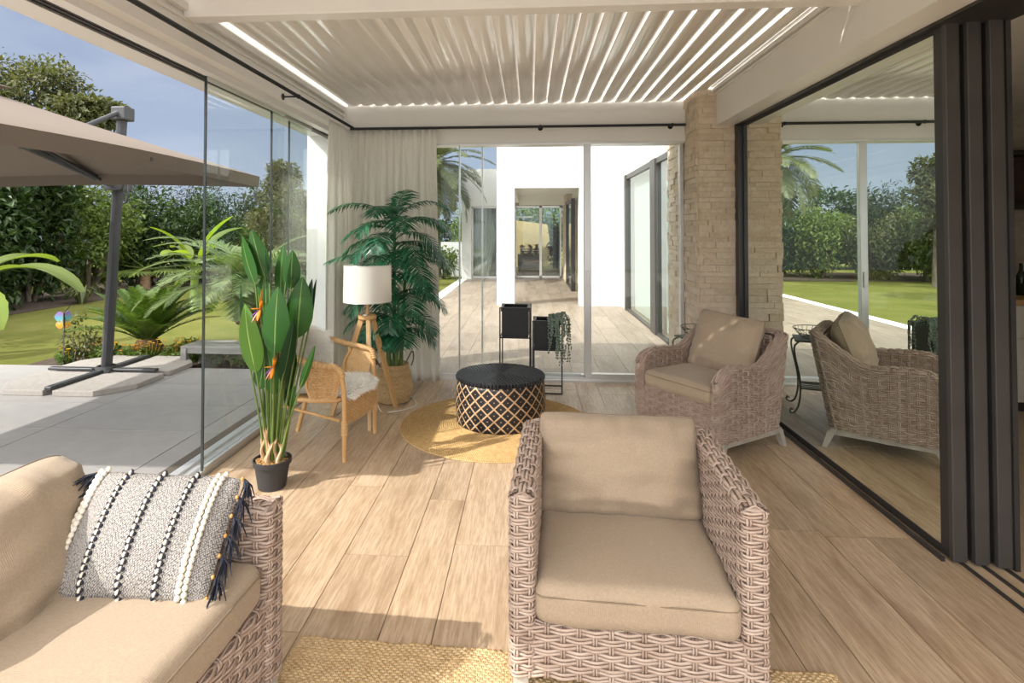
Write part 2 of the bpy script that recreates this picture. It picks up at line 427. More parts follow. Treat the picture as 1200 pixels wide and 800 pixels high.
M['orange'] = leafmat('orange_petals', [(.70, .20, .01), (.85, .36, .02)], .5, .2, (1, 1, 1))
M['yellow'] = leafmat('yellow_petals', [(.75, .42, .02), (.85, .55, .05)], .5, .2, (1, 1, 1))
M['red'] = leafmat('red_petals', [(.60, .06, .02), (.75, .16, .03)], .5, .2, (1, 1, 1))
M['purple'] = newmat('violet_petal', (.24, .06, .35), .5)[0]
M['pink'] = newmat('pink_petal', (.75, .28, .30), .5)[0]
M['dry'] = noisy('dry_sheath', (.40, .25, .13), (.62, .44, .27), 16, .8, .3, .004, vscale=(1, 1, .2))
M['coir'] = noisy('coir_fibre', (.28, .15, .05), (.52, .31, .12), 60, .95, 1, .01)

def strap_leaf_mat(name, c1, c2, mid, rough=.35):
    """big leaf: fine side veins off a pale midrib; UV-free, uses attributes lu (across) and lv (along)"""
    m, nt, b = newmat(name, c1, rough, .28)
    au = nd(nt, 'Attribute'); au.attribute_name = 'lu'; av = nd(nt, 'Attribute'); av.attribute_name = 'lv'
    absu = mth(nt, 'ABSOLUTE', au.outputs['Fac'])
    vein = mth(nt, 'SINE', mth(nt, 'MULTIPLY', mth(nt, 'SUBTRACT', av.outputs['Fac'], mth(nt, 'MULTIPLY', absu, .16)), 190.0))
    c = mixc(nt, mth(nt, 'ADD', mth(nt, 'MULTIPLY', vein, .22), .4), c1, c2)
    c = mixc(nt, mth(nt, 'LESS_THAN', absu, .045), c, mid)
    nt.links.new(c, b.inputs['Base Color'])
    bump(nt, b, vein, .12, .002)
    tr = nd(nt, 'BsdfTranslucent'); nt.links.new(mixc(nt, 1.0, c, (1.5, 1.9, .5), 'MULTIPLY'), tr.inputs[0]); mx = nd(nt, 'MixShader'); mx.inputs[0].default_value = .3
    nt.links.new(b.outputs[0], mx.inputs[1]); nt.links.new(tr.outputs[0], mx.inputs[2]); nt.links.new(mx.outputs[0], nt.nodes['Material Output'].inputs[0])
    return m
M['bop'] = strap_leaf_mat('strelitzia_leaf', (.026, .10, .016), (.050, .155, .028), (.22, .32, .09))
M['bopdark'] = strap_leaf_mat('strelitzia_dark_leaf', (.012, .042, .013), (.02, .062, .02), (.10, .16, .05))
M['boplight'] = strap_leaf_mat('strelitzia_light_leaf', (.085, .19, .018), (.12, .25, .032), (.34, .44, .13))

def rnd_attr(o, vals, domain='FACE', name='rnd'):
    a = o.data.attributes.new(name, 'FLOAT', domain); a.data.foreach_set('value', np.asarray(vals, np.float32))

# ================================================================== STRUCTURE
LX, RX, BY, GT = -2.05, 1.88, 5.72, 2.45      # left glass line, right glass line, back glass line, glass height

def planks(x_edges, y0, y1, z, gap=.0035, seed=1, length=1.2):
    r = random.Random(seed); m = MB(); vals = []
    for a, b_ in zip(x_edges[:-1], x_edges[1:]):
        y = y0 - r.random()*length
        while y < y1:
            lo, hi = max(y, y0), min(y+length, y1)
            if hi-lo > .02:
                m.box((a+gap/2, lo+gap/2, z-.012), (b_-gap/2, hi-gap/2, z)); vals += [r.random()]*6
            y += length
    return m, vals
xe = sorted([x for k in range(-5, 5) for x in (.14+.5*k, .44+.5*k) if -1.97 < x < 1.93])
m, vals = planks([-1.98]+xe+[1.95], -1.6, BY-.04, 0, seed=4)
fl = struct('floor', m, M['plank']); rnd_attr(fl, vals)
struct('floor_bed', boxes(((-2.3, -1.6, -.05), (2.0, BY, -.006))), M['grout'], fl)
# terrace of the same planks beyond the back glazing
xo = [-1.95+.3*i for i in range(27)]
m, vals = planks(xo, BY+.06, 20.0, -.01, seed=9)
tr_ = struct('floor_terrace', m, M['plankout']); rnd_attr(tr_, vals)
struct('terrace_bed', boxes(((-1.98, BY+.02, -.08), (6.2, 20.0, -.016))), M['groutpale'], tr_)
struct('trim_1', boxes(((-2.2, 6.05, -.1), (-1.96, 17.4, -.005))), M['white'])
# grey tile terrace on the left
m = MB(); vals = []; r = random.Random(3)
for i in range(6):
    for j in range(14):
        x1 = -2.49-1.2*i+(0 if i else 0); x0 = x1-1.2; y1 = 5.99-.635*j; y0 = y1-.635
        m.box((x0+.004, y0+.004, -.03), (x1-.004, y1-.004, -.012)); vals += [r.random()]*6
for j in range(14):
    y1 = 5.99-.635*j; m.box((-2.487, y1-.632, -.03), (-2.20, y1-.003, -.012)); vals += [r.random()]*6
tl = struct('floor_tiles', m, M['tile']); rnd_attr(tl, vals)
struct('tile_bed', boxes(((-9.7, -2.9, -.1), (-2.2, 5.985, -.016))), newmat('warm_tile_grout', (.14, .10, .075), .9)[0], tl)
struct('floor_rear_bounce', boxes(((-2.2, -9, -.1), (7.5, -1.61, -.02))), noisy('pale_bounce_paving', (.52, .48, .43), (.58, .54, .49), 5, .7, .1, .003))  # unseen slab added behind the camera to bounce sunlight into the room
# lawn and beds
g = MB(); X = np.linspace(-60, 40, 60); Y = np.linspace(-12, 80, 60)
PX_, PY_ = np.meshgrid(X, Y, indexing='ij'); g.grid(np.stack([PX_, PY_, np.full_like(PX_, -.09)], -1))
struct('ground_lawn', g, M['lawn'], smooth=True)

# left beam with its glazing track
m = MB()
prof = [(-2.25, 2.46), (-2.10, 2.46), (-2.10, 2.47), (-2.0, 2.47), (-2.0, 2.455), (-1.93, 2.455), (-1.93, 2.50), (-1.89, 2.52), (-1.89, 2.775), (-2.12, 2.775), (-2.12, 2.95), (-2.25, 2.95)]
m.prism(prof, -.3, 5.9, 1)
bl = struct('trim_2', m, M['beamwhite'])
struct('trim_2_track', boxes(*[((-2.095+.033*i, -.3, 2.462), (-2.078+.033*i, 5.7, 2.468)) for i in range(3)]), M['black'], bl)
struct('trim_2_ledge', boxes(((-1.89, -.3, 2.655), (-1.875, 5.6, 2.665)), ((-1.89, -.3, 2.70), (-1.86, 5.6, 2.74))), M['beamwhite'], bl)
# back beam
m = boxes(((-1.96, 5.62, 2.38), (1.55, 5.9, 2.53)), ((-1.96, 5.60, 2.53), (1.55, 5.9, 2.68)), ((-1.96, 5.68, 2.68), (1.9, 5.9, 2.95)))
m.box((-1.96, 5.585, 2.525), (1.55, 5.62, 2.54))
struct('trim_3', m, M['beamwhite'])
# right beam, house roof slab over it
m = boxes(((1.70, -.3, 2.46), (1.98, 5.26, 2.80)))
m.box((1.68, -.3, 2.74), (1.70, 5.26, 2.755)); m.box((1.66, -.3, 2.765), (1.70, 5.26, 2.79))
struct('trim_4', m, M['beamwhite'])
struct('ceiling_house', boxes(((1.98, -.3, 2.62), (7.0, 6.0, 3.3)), ((1.70, -.3, 2.82), (1.98, 6.0, 3.3))), M['white'])
M['led'] = bpy.data.materials.new('led_strip_light'); M['led'].use_nodes = True
M['led'].node_tree.nodes['Principled BSDF'].inputs['Emission Color'].default_value = (1, .98, .94, 1); M['led'].node_tree.nodes['Principled BSDF'].inputs['Emission Strength'].default_value = 1.6
struct('trim_11', boxes(((-1.97, -.3, 2.79), (-1.84, 5.68, 2.86)), ((1.63, -.3, 2.80), (1.72, 5.3, 2.86))), M['beamwhite'])  # plates added over the roof-edge gaps to block a stripe of sun
le = MB(); le.box((-1.884, -.2, 2.774), (-1.873, 5.66, 2.786)); le.box((1.674, -.2, 2.795), (1.69, 5.24, 2.811)); le.box((1.50, 5.24, 2.795), (1.69, 5.262, 2.815)); le.box((1.50, 5.26, 2.795), (1.522, 5.66, 2.815))
led = le.build('led_strip', M['led'], bpy.data.objects['trim_11'])
# cross beam of the roof
m = MB(); m.rbox((-1.89, 2.93, 2.665), (1.70, 3.03, 2.765), .006)
m.box((-1.89, 2.915, 2.765), (1.70, 3.045, 2.775))
struct('trim_5', m, M['beamwhite'])
# louvred roof: one blade profile, many blades
ce = empty('ceiling', (0, 0, 0), kind='structure')
ns = 9; tt = np.linspace(-1, 1, ns)
tilt = math.radians(16); wb = .0785
def bladepoly():
    top = [(x*wb, .012+.004*(1-x*x)) for x in tt]; bot = [(x*wb, -.016*(1-x*x)) for x in tt[::-1]]
    pts = np.array(top+bot)
    c, s_ = math.cos(tilt), math.sin(tilt)
    return np.stack([pts[:, 0]*c-pts[:, 1]*s_, pts[:, 0]*s_+pts[:, 1]*c], -1)
bp = bladepoly()
def blade(y0, y1):
    m = MB(); m.prism(bp, y0, y1, 1)
    return m
b0 = blade(3.045, 5.66).build('louvre', M['louvre'], ce, 40)
b1 = blade(-.1, 2.92).build('louvre', M['louvre'], ce, 40)
n = 0
for i in range(26):
    x = -1.765+.1345*i
    for src in (b0, b1):
        o = src if i == 0 else src.copy()
        if i: COL.objects.link(o); o.parent = ce
        o.location = (x, 0, 2.80)
# pivots (dark caps) on the cross beam
m = MB()
for i in range(26):
    x = -1.765+.1345*i
    for y in (2.925, 3.04, 5.655):
        m.tube([(x-.03, y-.006, 2.79), (x-.03, y+.006, 2.79)], .012, 8)
m.build('pivots', M['black'], ce)

# corner post, aluminium sills, back posts
struct('trim_6', boxes(((-2.27, 5.60, -.05), (-1.97, 5.9, 2.5))), M['white'])
m = MB(); m.box((-2.20, -1.6, -.02), (-1.985, 5.62, .012))
for x in (-2.13, -2.06, -2.0): m.box((x-.008, -1.6, .012), (x+.008, 5.62, .03))
struct('trim_7', m, M['alu'])
m = MB(); m.box((-1.97, 5.64, -.01), (1.52, 5.80, .02))
for y in (5.67, 5.715, 5.76): m.box((-1.97, y-.006, .02), (1.52, y+.006, .038))
struct('trim_8', m, M['alu'])
struct('trim_9', boxes(((-1.97, 5.64, 2.36), (1.52, 5.80, 2.39))), M['alu'])
# stone pier on the right, laid in rough courses
def stonework(m, x0, x1, y0, y1, z0, z1, faces, seed, ch=.052):
    r = random.Random(seed)
    z = z0
    while z < z1-.005:
        h = min(ch*(.75+.5*r.random()), z1-z)
        for f in faces:
            a, b_ = (x0, x1) if f in '-y+y' else (y0, y1)
            p = a - r.random()*.2
            while p < b_-.001:
                L = .10+.2*r.random(); lo, hi = max(p, a), min(p+L, b_)
                if hi-lo > .004:
                    d = .006+.018*r.random(); g_ = .001
                    if f == '-y': m.box((lo+g_, y0-d, z+g_), (hi-g_, y0+.03, z+h-g_))
                    elif f == '+y': m.box((lo+g_, y1-.03, z+g_), (hi-g_, y1+d, z+h-g_))
                    elif f == '-x': m.box((x0-d, lo+g_, z+g_), (x0+.03, hi-g_, z+h-g_))
                    elif f == '+x': m.box((x1-.03, lo+g_, z+g_), (x1+d, hi-g_, z+h-g_))
                p += L
        z += h
m = MB(); stonework(m, 1.535, 2.3, 5.27, 6.35, 0, 2.86, ['-y', '-x', '+y'], 5)
m.box((1.54, 5.28, -.02), (2.3, 6.34, 2.86))
struct('wall_right_pier', m, M['stone'])

# ------------------------------------------------ glazing
def pane_window(name, lo, hi, edges, stile=None, mat='glass'):
    """a frameless sliding leaf: pane plus its dark edge seals and shoes"""
    e = empty(name, ((lo[0]+hi[0])/2, (lo[1]+hi[1])/2, lo[2]), kind='structure')
    L = np.array(e.location)
    MB().box(np.array(lo)-L, np.array(hi)-L).build('pane', M[mat], e)
    for a, b_, mt in edges:
        MB().box(np.array(a)-L, np.array(b_)-L).build('edge_seal', M[mt], e)
    return e
z0, z1 = .03, 2.463
for i, (x, ya, yb) in enumerate([(-2.0, 3.34, 4.45), (-2.033, 4.30, 5.10), (-2.066, 4.70, 5.62)]):
    pane_window(f'window_{i+1}', (x-.005, ya, z0), (x+.005, yb, z1),
                [((x-.007, ya-.006, z0), (x+.007, ya+.004, z1), 'seal'), ((x-.012, ya, z0-.01), (x+.012, yb, z0+.02), 'alu'), ((x-.01, ya, z1-.03), (x+.01, yb, z1), 'alu')])
yb_ = 5.72
for i, (xa, xb, y) in enumerate([(-1.95, -.70, 5.67), (-.72, -.47, 5.715), (-.49, .60, 5.76)]):
    pane_window(f'window_{i+4}', (xa, y-.005, .035), (xb, y+.005, 2.37),
                [((xa-.004, y-.009, .035), (xa+.012, y+.009, 2.37), 'alu'), ((xa, y-.012, .03), (xb, y+.012, .06), 'alu')])
d = empty('door_1', (1.05, 5.715, 0), kind='structure')
MB().box((-.44, -.005, .04), (.44, .005, 2.37)).build('pane', M['glass'], d)
m = MB(); m.rbox((-.51, -.03, .03), (-.44, .03, 2.38), .005); m.rbox((.43, -.03, .03), (.47, .03, 2.38), .005); m.rbox((-.44, -.03, .03), (.43, .03, .075), .005)
m.build('frame', M['alu'], d)
m = MB(); m.rbox((-.49, -.045, .95), (-.46, -.03, 1.10), .004); m.build('handle', M['alu'], d)
m = MB(); m.lathe([(.0, .0), (.018, 0), (.018, .012), (0, .012)], (-.53, -.05, .06), 12); m.build('latch', M['alu'], d)

# three stacked big sliding doors on the right
for i in range(3):
    x = 1.930+.082*i; y0 = 2.72-.018*i; y1 = 5.20
    e = empty(f'door_{i+2}', (x, (y0+y1)/2, 0), kind='structure'); hy = (y1-y0)/2
    MB().box((-.030 if i == 0 else -.006, -hy+.05, .05), (-.014 if i == 0 else .006, hy-.05, 2.43)).build('pane', M['mirrorglass' if i == 0 else 'glass'], e)
    m = MB()
    m.rbox((-.032, -hy, .012), (.032, -hy+.06, 2.455), .004); m.rbox((-.032, hy-.06, .012), (.032, hy, 2.455), .004)
    m.box((-.031, -hy+.06, .012), (.031, hy-.06, .05)); m.box((-.031, -hy+.06, 2.42), (.031, hy-.06, 2.455))
    m.build('frame', M['dark'], e)
    m = MB(); m.rbox((-.036, -hy-.026, .012), (.022, -hy+.002, 2.455), .004); m.box((.026, -hy-.012, .012), (.034, -hy, 2.455))
    m.build('interlock', M['brownframe'], e)
m = MB()
for x in (1.935, 2.015, 2.097): m.box((x-.006, -1.6, -.003), (x+.006, 5.2, .011))
m.box((1.86, 2.72, -.01), (1.875, 5.25, .02)); m.box((1.86, 5.17, 0), (1.92, 5.26, 2.46)); m.box((1.93, 5.19, 0), (2.0, 5.26, 2.46))
m.box((1.86, -1.6, 2.445), (2.16, 5.26, 2.465))
# casing beside the opening
m.box((2.128, 2.66, 0), (2.15, 2.85, 2.47))
struct('trim_10', m, M['dark'])
# inside of the house
struct('floor_house', boxes(((1.95, -1.6, -.05), (7.0, 5.9, 0.0))), noisy('house_floor', (.46, .34, .22), (.54, .41, .28), 6, .4, .05, .002, vscale=(3, .3, 1)))
struct('wall_house_back', boxes(((2.3, 5.75, 0), (7.0, 5.9, 2.62))), noisy('stone_look_wall_tile', (.40, .345, .28), (.52, .46, .39), 9, .7, .5, .01, vscale=(1, 1, 3)))
struct('wall_house_right', boxes(((6.9, -.3, 0), (7.0, 5.75, 2.62))), noisy('sage_wall', (.20, .23, .19), (.24, .27, .22), 3, .8, .05, .002))
struct('wall_house_front', boxes(((2.2, -.3, 0), (7.0, -.2, 2.62))), M['whitewall'])

# ================================================================== WEAVING
def weave(mb, S, nu, nv, closed=False, sw=.215, amp=.0055, thick=.0034, strands=2, spu=4, back=True, flip=1, stakes=True, stake_w=.004):
    """S(u, v) -> points (arrays in 0..1). Rows run along u, over and under the stakes at u = i/nu."""
    e = 1e-4
    def frame(u, v):
        p = S(u, v); du = (S(u+e, v)-S(u-e, v)); dv_ = (S(u, v+e)-S(u, v-e))/(2*e)
        return p, nrm(np.cross(du, dv_))*flip, dv_
    N = nu*spu+(0 if closed else 1)
    u = np.arange(N)/(nu*spu)
    th = np.arange(6)*2*PI/6
    for j in range(nv):
        for k in range(strands):
            v = np.full(N, (j+(k+.5)/strands)/nv)
            p, nn, dv_ = frame(u, v)
            off = amp*np.cos(PI*(u*nu+j)) + (random.random()-.5)*thick*.5
            hh = np.linalg.norm(dv_, axis=1)/nv*sw*(.92+.16*random.random())*2/strands
            wob = (np.sin(u*nu*PI*.37+random.random()*9)*.05)[:, None]*dv_/nv/strands
            c = p+nn*off[:, None]+wob
            bd = nrm(dv_)
            P = c[:, None, :]+np.cos(th)[None, :, None]*hh[:, None, None]*bd[:, None, :]+np.sin(th)[None, :, None]*thick*nn[:, None, :]
            mb.grid(P, cu=closed, cv=True)
    if stakes:
        M_ = nv*2+1; vv = np.arange(M_)/(nv*2)
        for i in range(nu+(0 if closed else 1)):
            for k in (-1, 1):
                uu = np.full(M_, i/nu)+k*1.15*stake_w/max(np.linalg.norm(S(np.array([.5+e]), np.array([.5]))-S(np.array([.5-e]), np.array([.5])))/(2*e), 1e-6)
                p, nn, dv_ = frame(uu, vv)
                off = -amp*.8*np.cos(PI*(vv*nv-.5+i))
                t = nrm(dv_); sd_ = nrm(np.cross(t, nn)); c = p+nn*off[:, None]
                th4 = np.arange(5)*2*PI/5
                P = c[:, None, :]+np.cos(th4)[None, :, None]*stake_w*sd_[:, None, :]+np.sin(th4)[None, :, None]*thick*.8*nn[:, None, :]
                mb.grid(P, cv=True)
    if back:
        uu, vv = np.meshgrid(np.linspace(0, 1, nu+1), np.linspace(0, 1, max(nv//2, 3)), indexing='ij')
        p, nn, _ = frame(uu.ravel(), vv.ravel())
        P = (p-nn*(amp+thick*.6)).reshape(uu.shape+(3,))
        mb.grid(P)

def resample(pts, closed=True, n=400):
    p = np.asarray(pts, float)
    q = np.concatenate([p, p[:1]]) if closed else p
    s_ = np.concatenate([[0], np.cumsum(np.linalg.norm(np.diff(q, axis=0), axis=1))])
    t = np.linspace(0, s_[-1], n+1)
    return np.stack([np.interp(t, s_, q[:, k]) for k in range(q.shape[1])], -1), s_[-1]
def lookup(tab, closed=True):
    n = len(tab)-1
    def f(u):
        x = (np.mod(u, 1.0) if closed else np.clip(u, 0, 1))*n
        i = np.minimum(x.astype(int), n-1); fr = (x-i)[:, None]
        return tab[i]*(1-fr)+tab[i+1]*fr
    return f
def corner(c, a0, a1, r, n=5):
    return [(c[0]+r*math.cos(a), c[1]+r*math.sin(a)) for a in np.linspace(a0, a1, n)]

def blobs(mb, pts, r, sq=(1, 1, 1), n=6):
    for q in pts:
        ph = np.linspace(-PI/2, PI/2, 5); th = np.arange(n)*2*PI/n
        P = np.stack([np.cos(ph)[:, None]*np.cos(th)*sq[0], np.cos(ph)[:, None]*np.sin(th)*sq[1], np.sin(ph)[:, None]*np.ones(n)*sq[2]], -1)*r+np.asarray(q)
        mb.grid(P, cv=True)
# ------------------------------------------------------------------ cushions
def seat_cushion(w_, d_, h_, r=.045, crown=.018, seed=0, seg=5):
    m = MB(); ph = seed*1.7
    def fn(v):
        x, y = v[:, 0]/(w_/2), v[:, 1]/(d_/2); top = np.clip(v[:, 2]/(h_/2), -1, 1)
        v = v.copy(); v[:, 2] += crown*top*np.clip(1-x*x, 0, 1)**.6*np.clip(1-y*y, 0, 1)**.6
        side = np.maximum(np.abs(x), np.abs(y))**6
        v[:, 0] += .005*np.sin(y*7+ph)*np.abs(x)**4*np.sign(x)*(1-np.abs(top)*.4)
        v[:, 1] += .004*np.sin(x*9+ph)*np.abs(y)**4
        v[:, 2] += .003*np.sin(x*5+ph)*np.sin(y*4+ph*.6)
        return v
    m.rbox((-w_/2, -d_/2, -h_/2), (w_/2, d_/2, h_/2), r, seg, fn, sub=20)
    return m
def cushion_seam(w_, d_, z, r=.04, rad=.0022):
    pts = corner((w_/2-r, d_/2-r), 0, PI/2, r)+corner((-w_/2+r, d_/2-r), PI/2, PI, r)+corner((-w_/2+r, -d_/2+r), PI, 1.5*PI, r)+corner((w_/2-r, -d_/2+r), 1.5*PI, 2*PI, r)
    p, _ = resample(pts, True, 100)
    return MB().tube(np.c_[p[:-1], np.full(100, z)], rad, 6, closed=True)
def knife_pillow(w_, h_, t_, seed=1, n=44, ear=.03, wr=.006, p=2.6, sag=.0, rc_=.05):
    """pillow lying in x (width), z (height), thickness along y; front is -y"""
    u = np.linspace(-1, 1, n); U, V = np.meshgrid(u, u, indexing='ij')
    prof = np.clip((1-np.abs(U)**p)*(1-np.abs(V)**p), 0, 1)**.52
    # edges pull in between the corners
    X = U*w_/2*(1-ear*(1-V**2)*np.abs(U)**3-rc_*(U*V)**6); Z = V*h_/2*(1-ear*1.2*(1-U**2)*np.abs(V)**3-rc_*1.3*(U*V)**6)
    r = np.random.default_rng(seed)
    W = np.zeros_like(U)
    for k in range(9):
        a = r.uniform(-PI, PI); f = r.uniform(4, 13); ph = r.uniform(0, 6)
        W += np.sin((U*math.cos(a)+V*math.sin(a))*f+ph)/9
    G_ = sum(np.sin(U*f+seed*k)*np.exp(-(1-np.abs(V))/.22) for k, f in ((1, 23), (2, 37)))*.5+sum(np.sin(V*f+seed*k)*np.exp(-(1-np.abs(U))/.18) for k, f in ((1, 19), (3, 31)))*.4
    fold = .7*np.sin((V+.12*np.sin(U*3+seed))*16)*np.exp(-((V+.72)/.16)**2)*np.clip(1-U**4, 0, 1)
    edge = np.clip(np.maximum(np.abs(U), np.abs(V))-.45, 0, 1)*1.8
    W2 = np.sin(U*17+seed)*np.clip(np.abs(V)-.5, 0, 1)*1.6+np.sin(V*15+2*seed)*np.clip(np.abs(U)-.5, 0, 1)*1.6
    mm = MB()
    for sg in (-1, 1):
        Yv = sg*(t_/2)*prof+(W*wr*(1+edge)+W2*wr*.6+G_*wr*.55+fold*wr*.6)*prof**.5*sg
        Pn = np.stack([X, Yv, Z-sag*(1-V)*.5*(1-U**2)], -1)
        if sg > 0: Pn = Pn[::-1]
        mm.grid(Pn)
    edgepath = np.concatenate([np.stack([X[:, 0], 0*u, Z[:, 0]], -1), np.stack([X[-1, 1:], 0*u[1:], Z[-1, 1:]], -1), np.stack([X[::-1, -1][1:], 0*u[1:], Z[::-1, -1][1:]], -1), np.stack([X[0, ::-1][1:-1], 0*u[1:-1], Z[0, ::-1][1:-1]], -1)])
    return mm, edgepath
def place_pillow(o, loc, rx, rz, ry=0):
    o.matrix_basis = Matrix.Translation(loc) @ Matrix.Rotation(rz, 4, 'Z') @ Matrix.Rotation(rx, 4, 'X') @ Matrix.Rotation(ry, 4, 'Y')

# ------------------------------------------------------------------ box-shaped wicker seats (the front armchair and the sofa)
def boxy_shell(w_, d_, h_, t_, z0, row=.022, stake=.048, front_h=.36):
    m = MB(); r = .03; W, D = w_/2, d_/2
    outer = corner((-W+.02, -D+.02), PI*1.5, PI, .02, 4)+corner((-W+r, D-r), PI, PI/2, r)+corner((W-r, D-r), PI/2, 0, r)+corner((W-.02, -D+.02), 0, -PI/2, .02, 4)
    inner = corner((W-t_+.02, -D+.02), -PI/2, -PI, .02, 4)+[(W-t_, D-t_), (-W+t_, D-t_)]+corner((-W+t_-.02, -D+.02), 0, -PI/2, .02, 4)
    tab, L = resample(outer+inner, True, 600); f = lookup(tab)
    nv = int((h_-.012-z0)/row)
    def S(u, v): return np.c_[f(u), z0+v*(h_-.012-z0)]
    ns_ = int(L/stake); ns_ += ns_ % 2
    weave(m, S, ns_, nv, closed=True, flip=-1)
    # top strip along the U
    tt_ = t_/2
    mid = [(-W+tt_, -D+.006), (-W+tt_, D-tt_), (W-tt_, D-tt_), (W-tt_, -D+.006)]
    tabm, Lm = resample(mid, False, 400)
    nr = nrm(np.gradient(tabm, axis=0)); nr = np.c_[-nr[:, 1], nr[:, 0]]
    fm, fn_ = lookup(tabm, False), lookup(nr, False)
    def S2(u, v):
        b = (v-.5); c = fm(u)+fn_(u)*(b*(t_+.004))[:, None]
        return np.c_[c, h_-.002-.018*np.abs(2*b)**2.5]
    weave(m, S2, int(Lm/stake), max(int(t_/row), 3), flip=1)
    blobs(m, [(sx*(W-t_/2), -D+.016, h_-.017) for sx in (-1, 1)], 1.0, (t_/2*.95, .016, .014), 12)
    # front panel
    def S3(u, v): return np.c_[-W+t_-.01+u*(w_-2*t_+.02), np.full_like(u, -D+.008), z0+v*(front_h-z0)]
    n3 = int((w_-2*t_)/stake); weave(m, S3, n3, int((front_h-z0)/row), flip=1)
    def S4(u, v): return np.c_[-W+t_-.01+u*(w_-2*t_+.02), -D+.008+v*.05, np.full_like(u, front_h)]
    weave(m, S4, n3, 2, flip=1)
    m.box((-W+t_, -D+.03, front_h-.03), (W-t_, D-t_, front_h-.006))
    return m
def wood_legs(root, w_, d_, z, s=.05, mat='greywood'):
    for sx in (-1, 1):
        for sy in (-1, 1):
            l = MB(); l.rbox((-s/2, -s/2, 0), (s/2, s/2, z), .004)
            l.build('leg', M[mat], root, loc=(sx*(w_/2-s*.7), sy*(d_/2-s*.7), 0))

ac = empty('wicker_armchair', (.355, 2.205, 0), math.radians(-3.4), 'square wicker armchair with flat arms and beige cushions, in front on the plank floor', 'armchair', 'wicker lounge seats')
boxy_shell(.80, .76, .645, .078, .06, front_h=.225).build('wicker_frame', M['wicker'], ac, True)
wood_legs(ac, .80, .76, .07)
sc_ = seat_cushion(.65, .69, .135, .045, .016, 2).build('seat_cushion', M['linen'], ac, True, loc=(.0, -.045, .292))
cushion_seam(.655, .69, .035).build('piping', M['seam'], sc_, True)
pm, ep = knife_pillow(.66, .40, .25, 5, ear=.035, wr=.020)
bc = pm.build('back_cushion', M['linen'], ac, True); place_pillow(bc, (-.005, .175, .535), math.radians(-20), 0)
MB().tube(ep, .003, 6, closed=True).build('piping', M['seam'], bc, True)

sofa = empty('wicker_sofa', (-1.262, .99, 0), math.radians(90-3.2), 'wicker sofa with beige cushions at the lower left, a tasselled pillow on it', 'sofa', 'wicker lounge seats')
boxy_shell(1.66, .84, .645, .10, .10).build('wicker_frame', M['wicker'], sofa, True)
wood_legs(sofa, 1.66, .84, .12, .055)
o = seat_cushion(1.44, .74, .13, .045, .010, 3).build('seat_cushion', M['linen'], sofa, True, loc=(0, -.055, .435))
cushion_seam(1.44, .74, .04).build('piping', M['seam'], o, True)
for x, sd_ in ((.375, 8), (-.375, 9)):
    pm, ep = knife_pillow(.73, .43, .30, sd_, ear=.02, wr=.022, p=3.2, rc_=.09)
    o = pm.build('back_cushion', M['linen'], sofa, True); place_pillow(o, (x, .205, .60), math.radians(-20), 0)
    MB().tube(ep, .003, 6, closed=True).build('piping', M['seam'], o, True)

# ------------------------------------------------------------------ striped throw pillow
def throwmat():
    m, nt, b = newmat('speckled_weave', (.6, .58, .55), .95, .1)
    v = coords(nt)
    mpn = nd(nt, 'Mapping'); mpn.inputs['Rotation'].default_value = (0, .55, 0); mpn.inputs['Scale'].default_value = (260, 0, 170); nt.links.new(v, mpn.inputs[0])
    ch = nd(nt, 'TexVoronoi'); ch.inputs['Scale'].default_value = 1.0; ch.distance = 'CHEBYCHEV'; ch.inputs['Randomness'].default_value = .35
    nt.links.new(mpn.outputs[0], ch.inputs['Vector'])
    v2 = coords(nt, (1, 0, 1)); n = noise(nt, v2, 240, 3, .8)
    f = mth(nt, 'ADD', mth(nt, 'MULTIPLY', ch.outputs['Distance'], .7), mth(nt, 'MULTIPLY', n, .55))
    nt.links.new(ramp(nt, f, [(.30, (.50, .47, .435)), (.46, (.39, .365, .34)), (.60, (.09, .085, .085))]), b.inputs['Base Color'])
    bump(nt, b, f, .5, .002)
    return m
M['throw'] = throwmat()
M['cream'] = noisy('cream_wool', (.66, .60, .50), (.74, .69, .60), 60, .95, .5, .004)
M['navy'] = noisy('navy_black_yarn', (.010, .012, .022), (.03, .034, .055), 40, .9, .4, .003)
M['bead'] = noisy('amber_wood_bead', (.50, .25, .07), (.62, .36, .13), 20, .5, .1, .002)
W_, H_, T_ = .455, .335, .15
pm, ep = knife_pillow(W_, H_, T_, 3, ear=.03, wr=.004, p=2.2)
tp = empty('throw_pillow', (0, 0, 0), 0, 'speckled grey pillow with dark stripes and black tassels, leaning on the sofa arm', 'pillow')
cov = pm.build('cover', M['throw'], tp, True)
def pillow_front(x, z, lift=.004, p=2.2):
    u, v = x/(W_/2), z/(H_/2)
    return (x, -(T_/2)*max((1-abs(u)**p)*(1-abs(v)**p), 0)**.52-lift, z)
for x in (-.112, -.005, .095):
    zz = np.linspace(-H_/2*.97, H_/2*.97, 40)
    a, b_ = MB(), MB()
    blobs(a, [pillow_front(x+.0055*(-1 if k % 2 else 1)*.9, z, .002) for k, z in enumerate(zz)], .0062)
    blobs(b_, [pillow_front(x+.001*(1 if k % 2 else -1), z, .0055) for k, z in enumerate(zz[::2])], .0052, (1, 1, 1.5))
    st = a.build('stripe', M['navy'], tp, True); b_.build('stitches', M['cream'], st, True)
for x in (-.205, .165):
    zz = np.linspace(-H_/2*.97, H_/2*.97, 22); a = MB()
    blobs(a, [pillow_front(x+.008*s_, z+.004*s_, .005) for s_ in (-1, 1) for z in zz], .0098, (.95, .85, .92))
    a.build('braid', M['cream'], tp, True)
rr = random.Random(5)
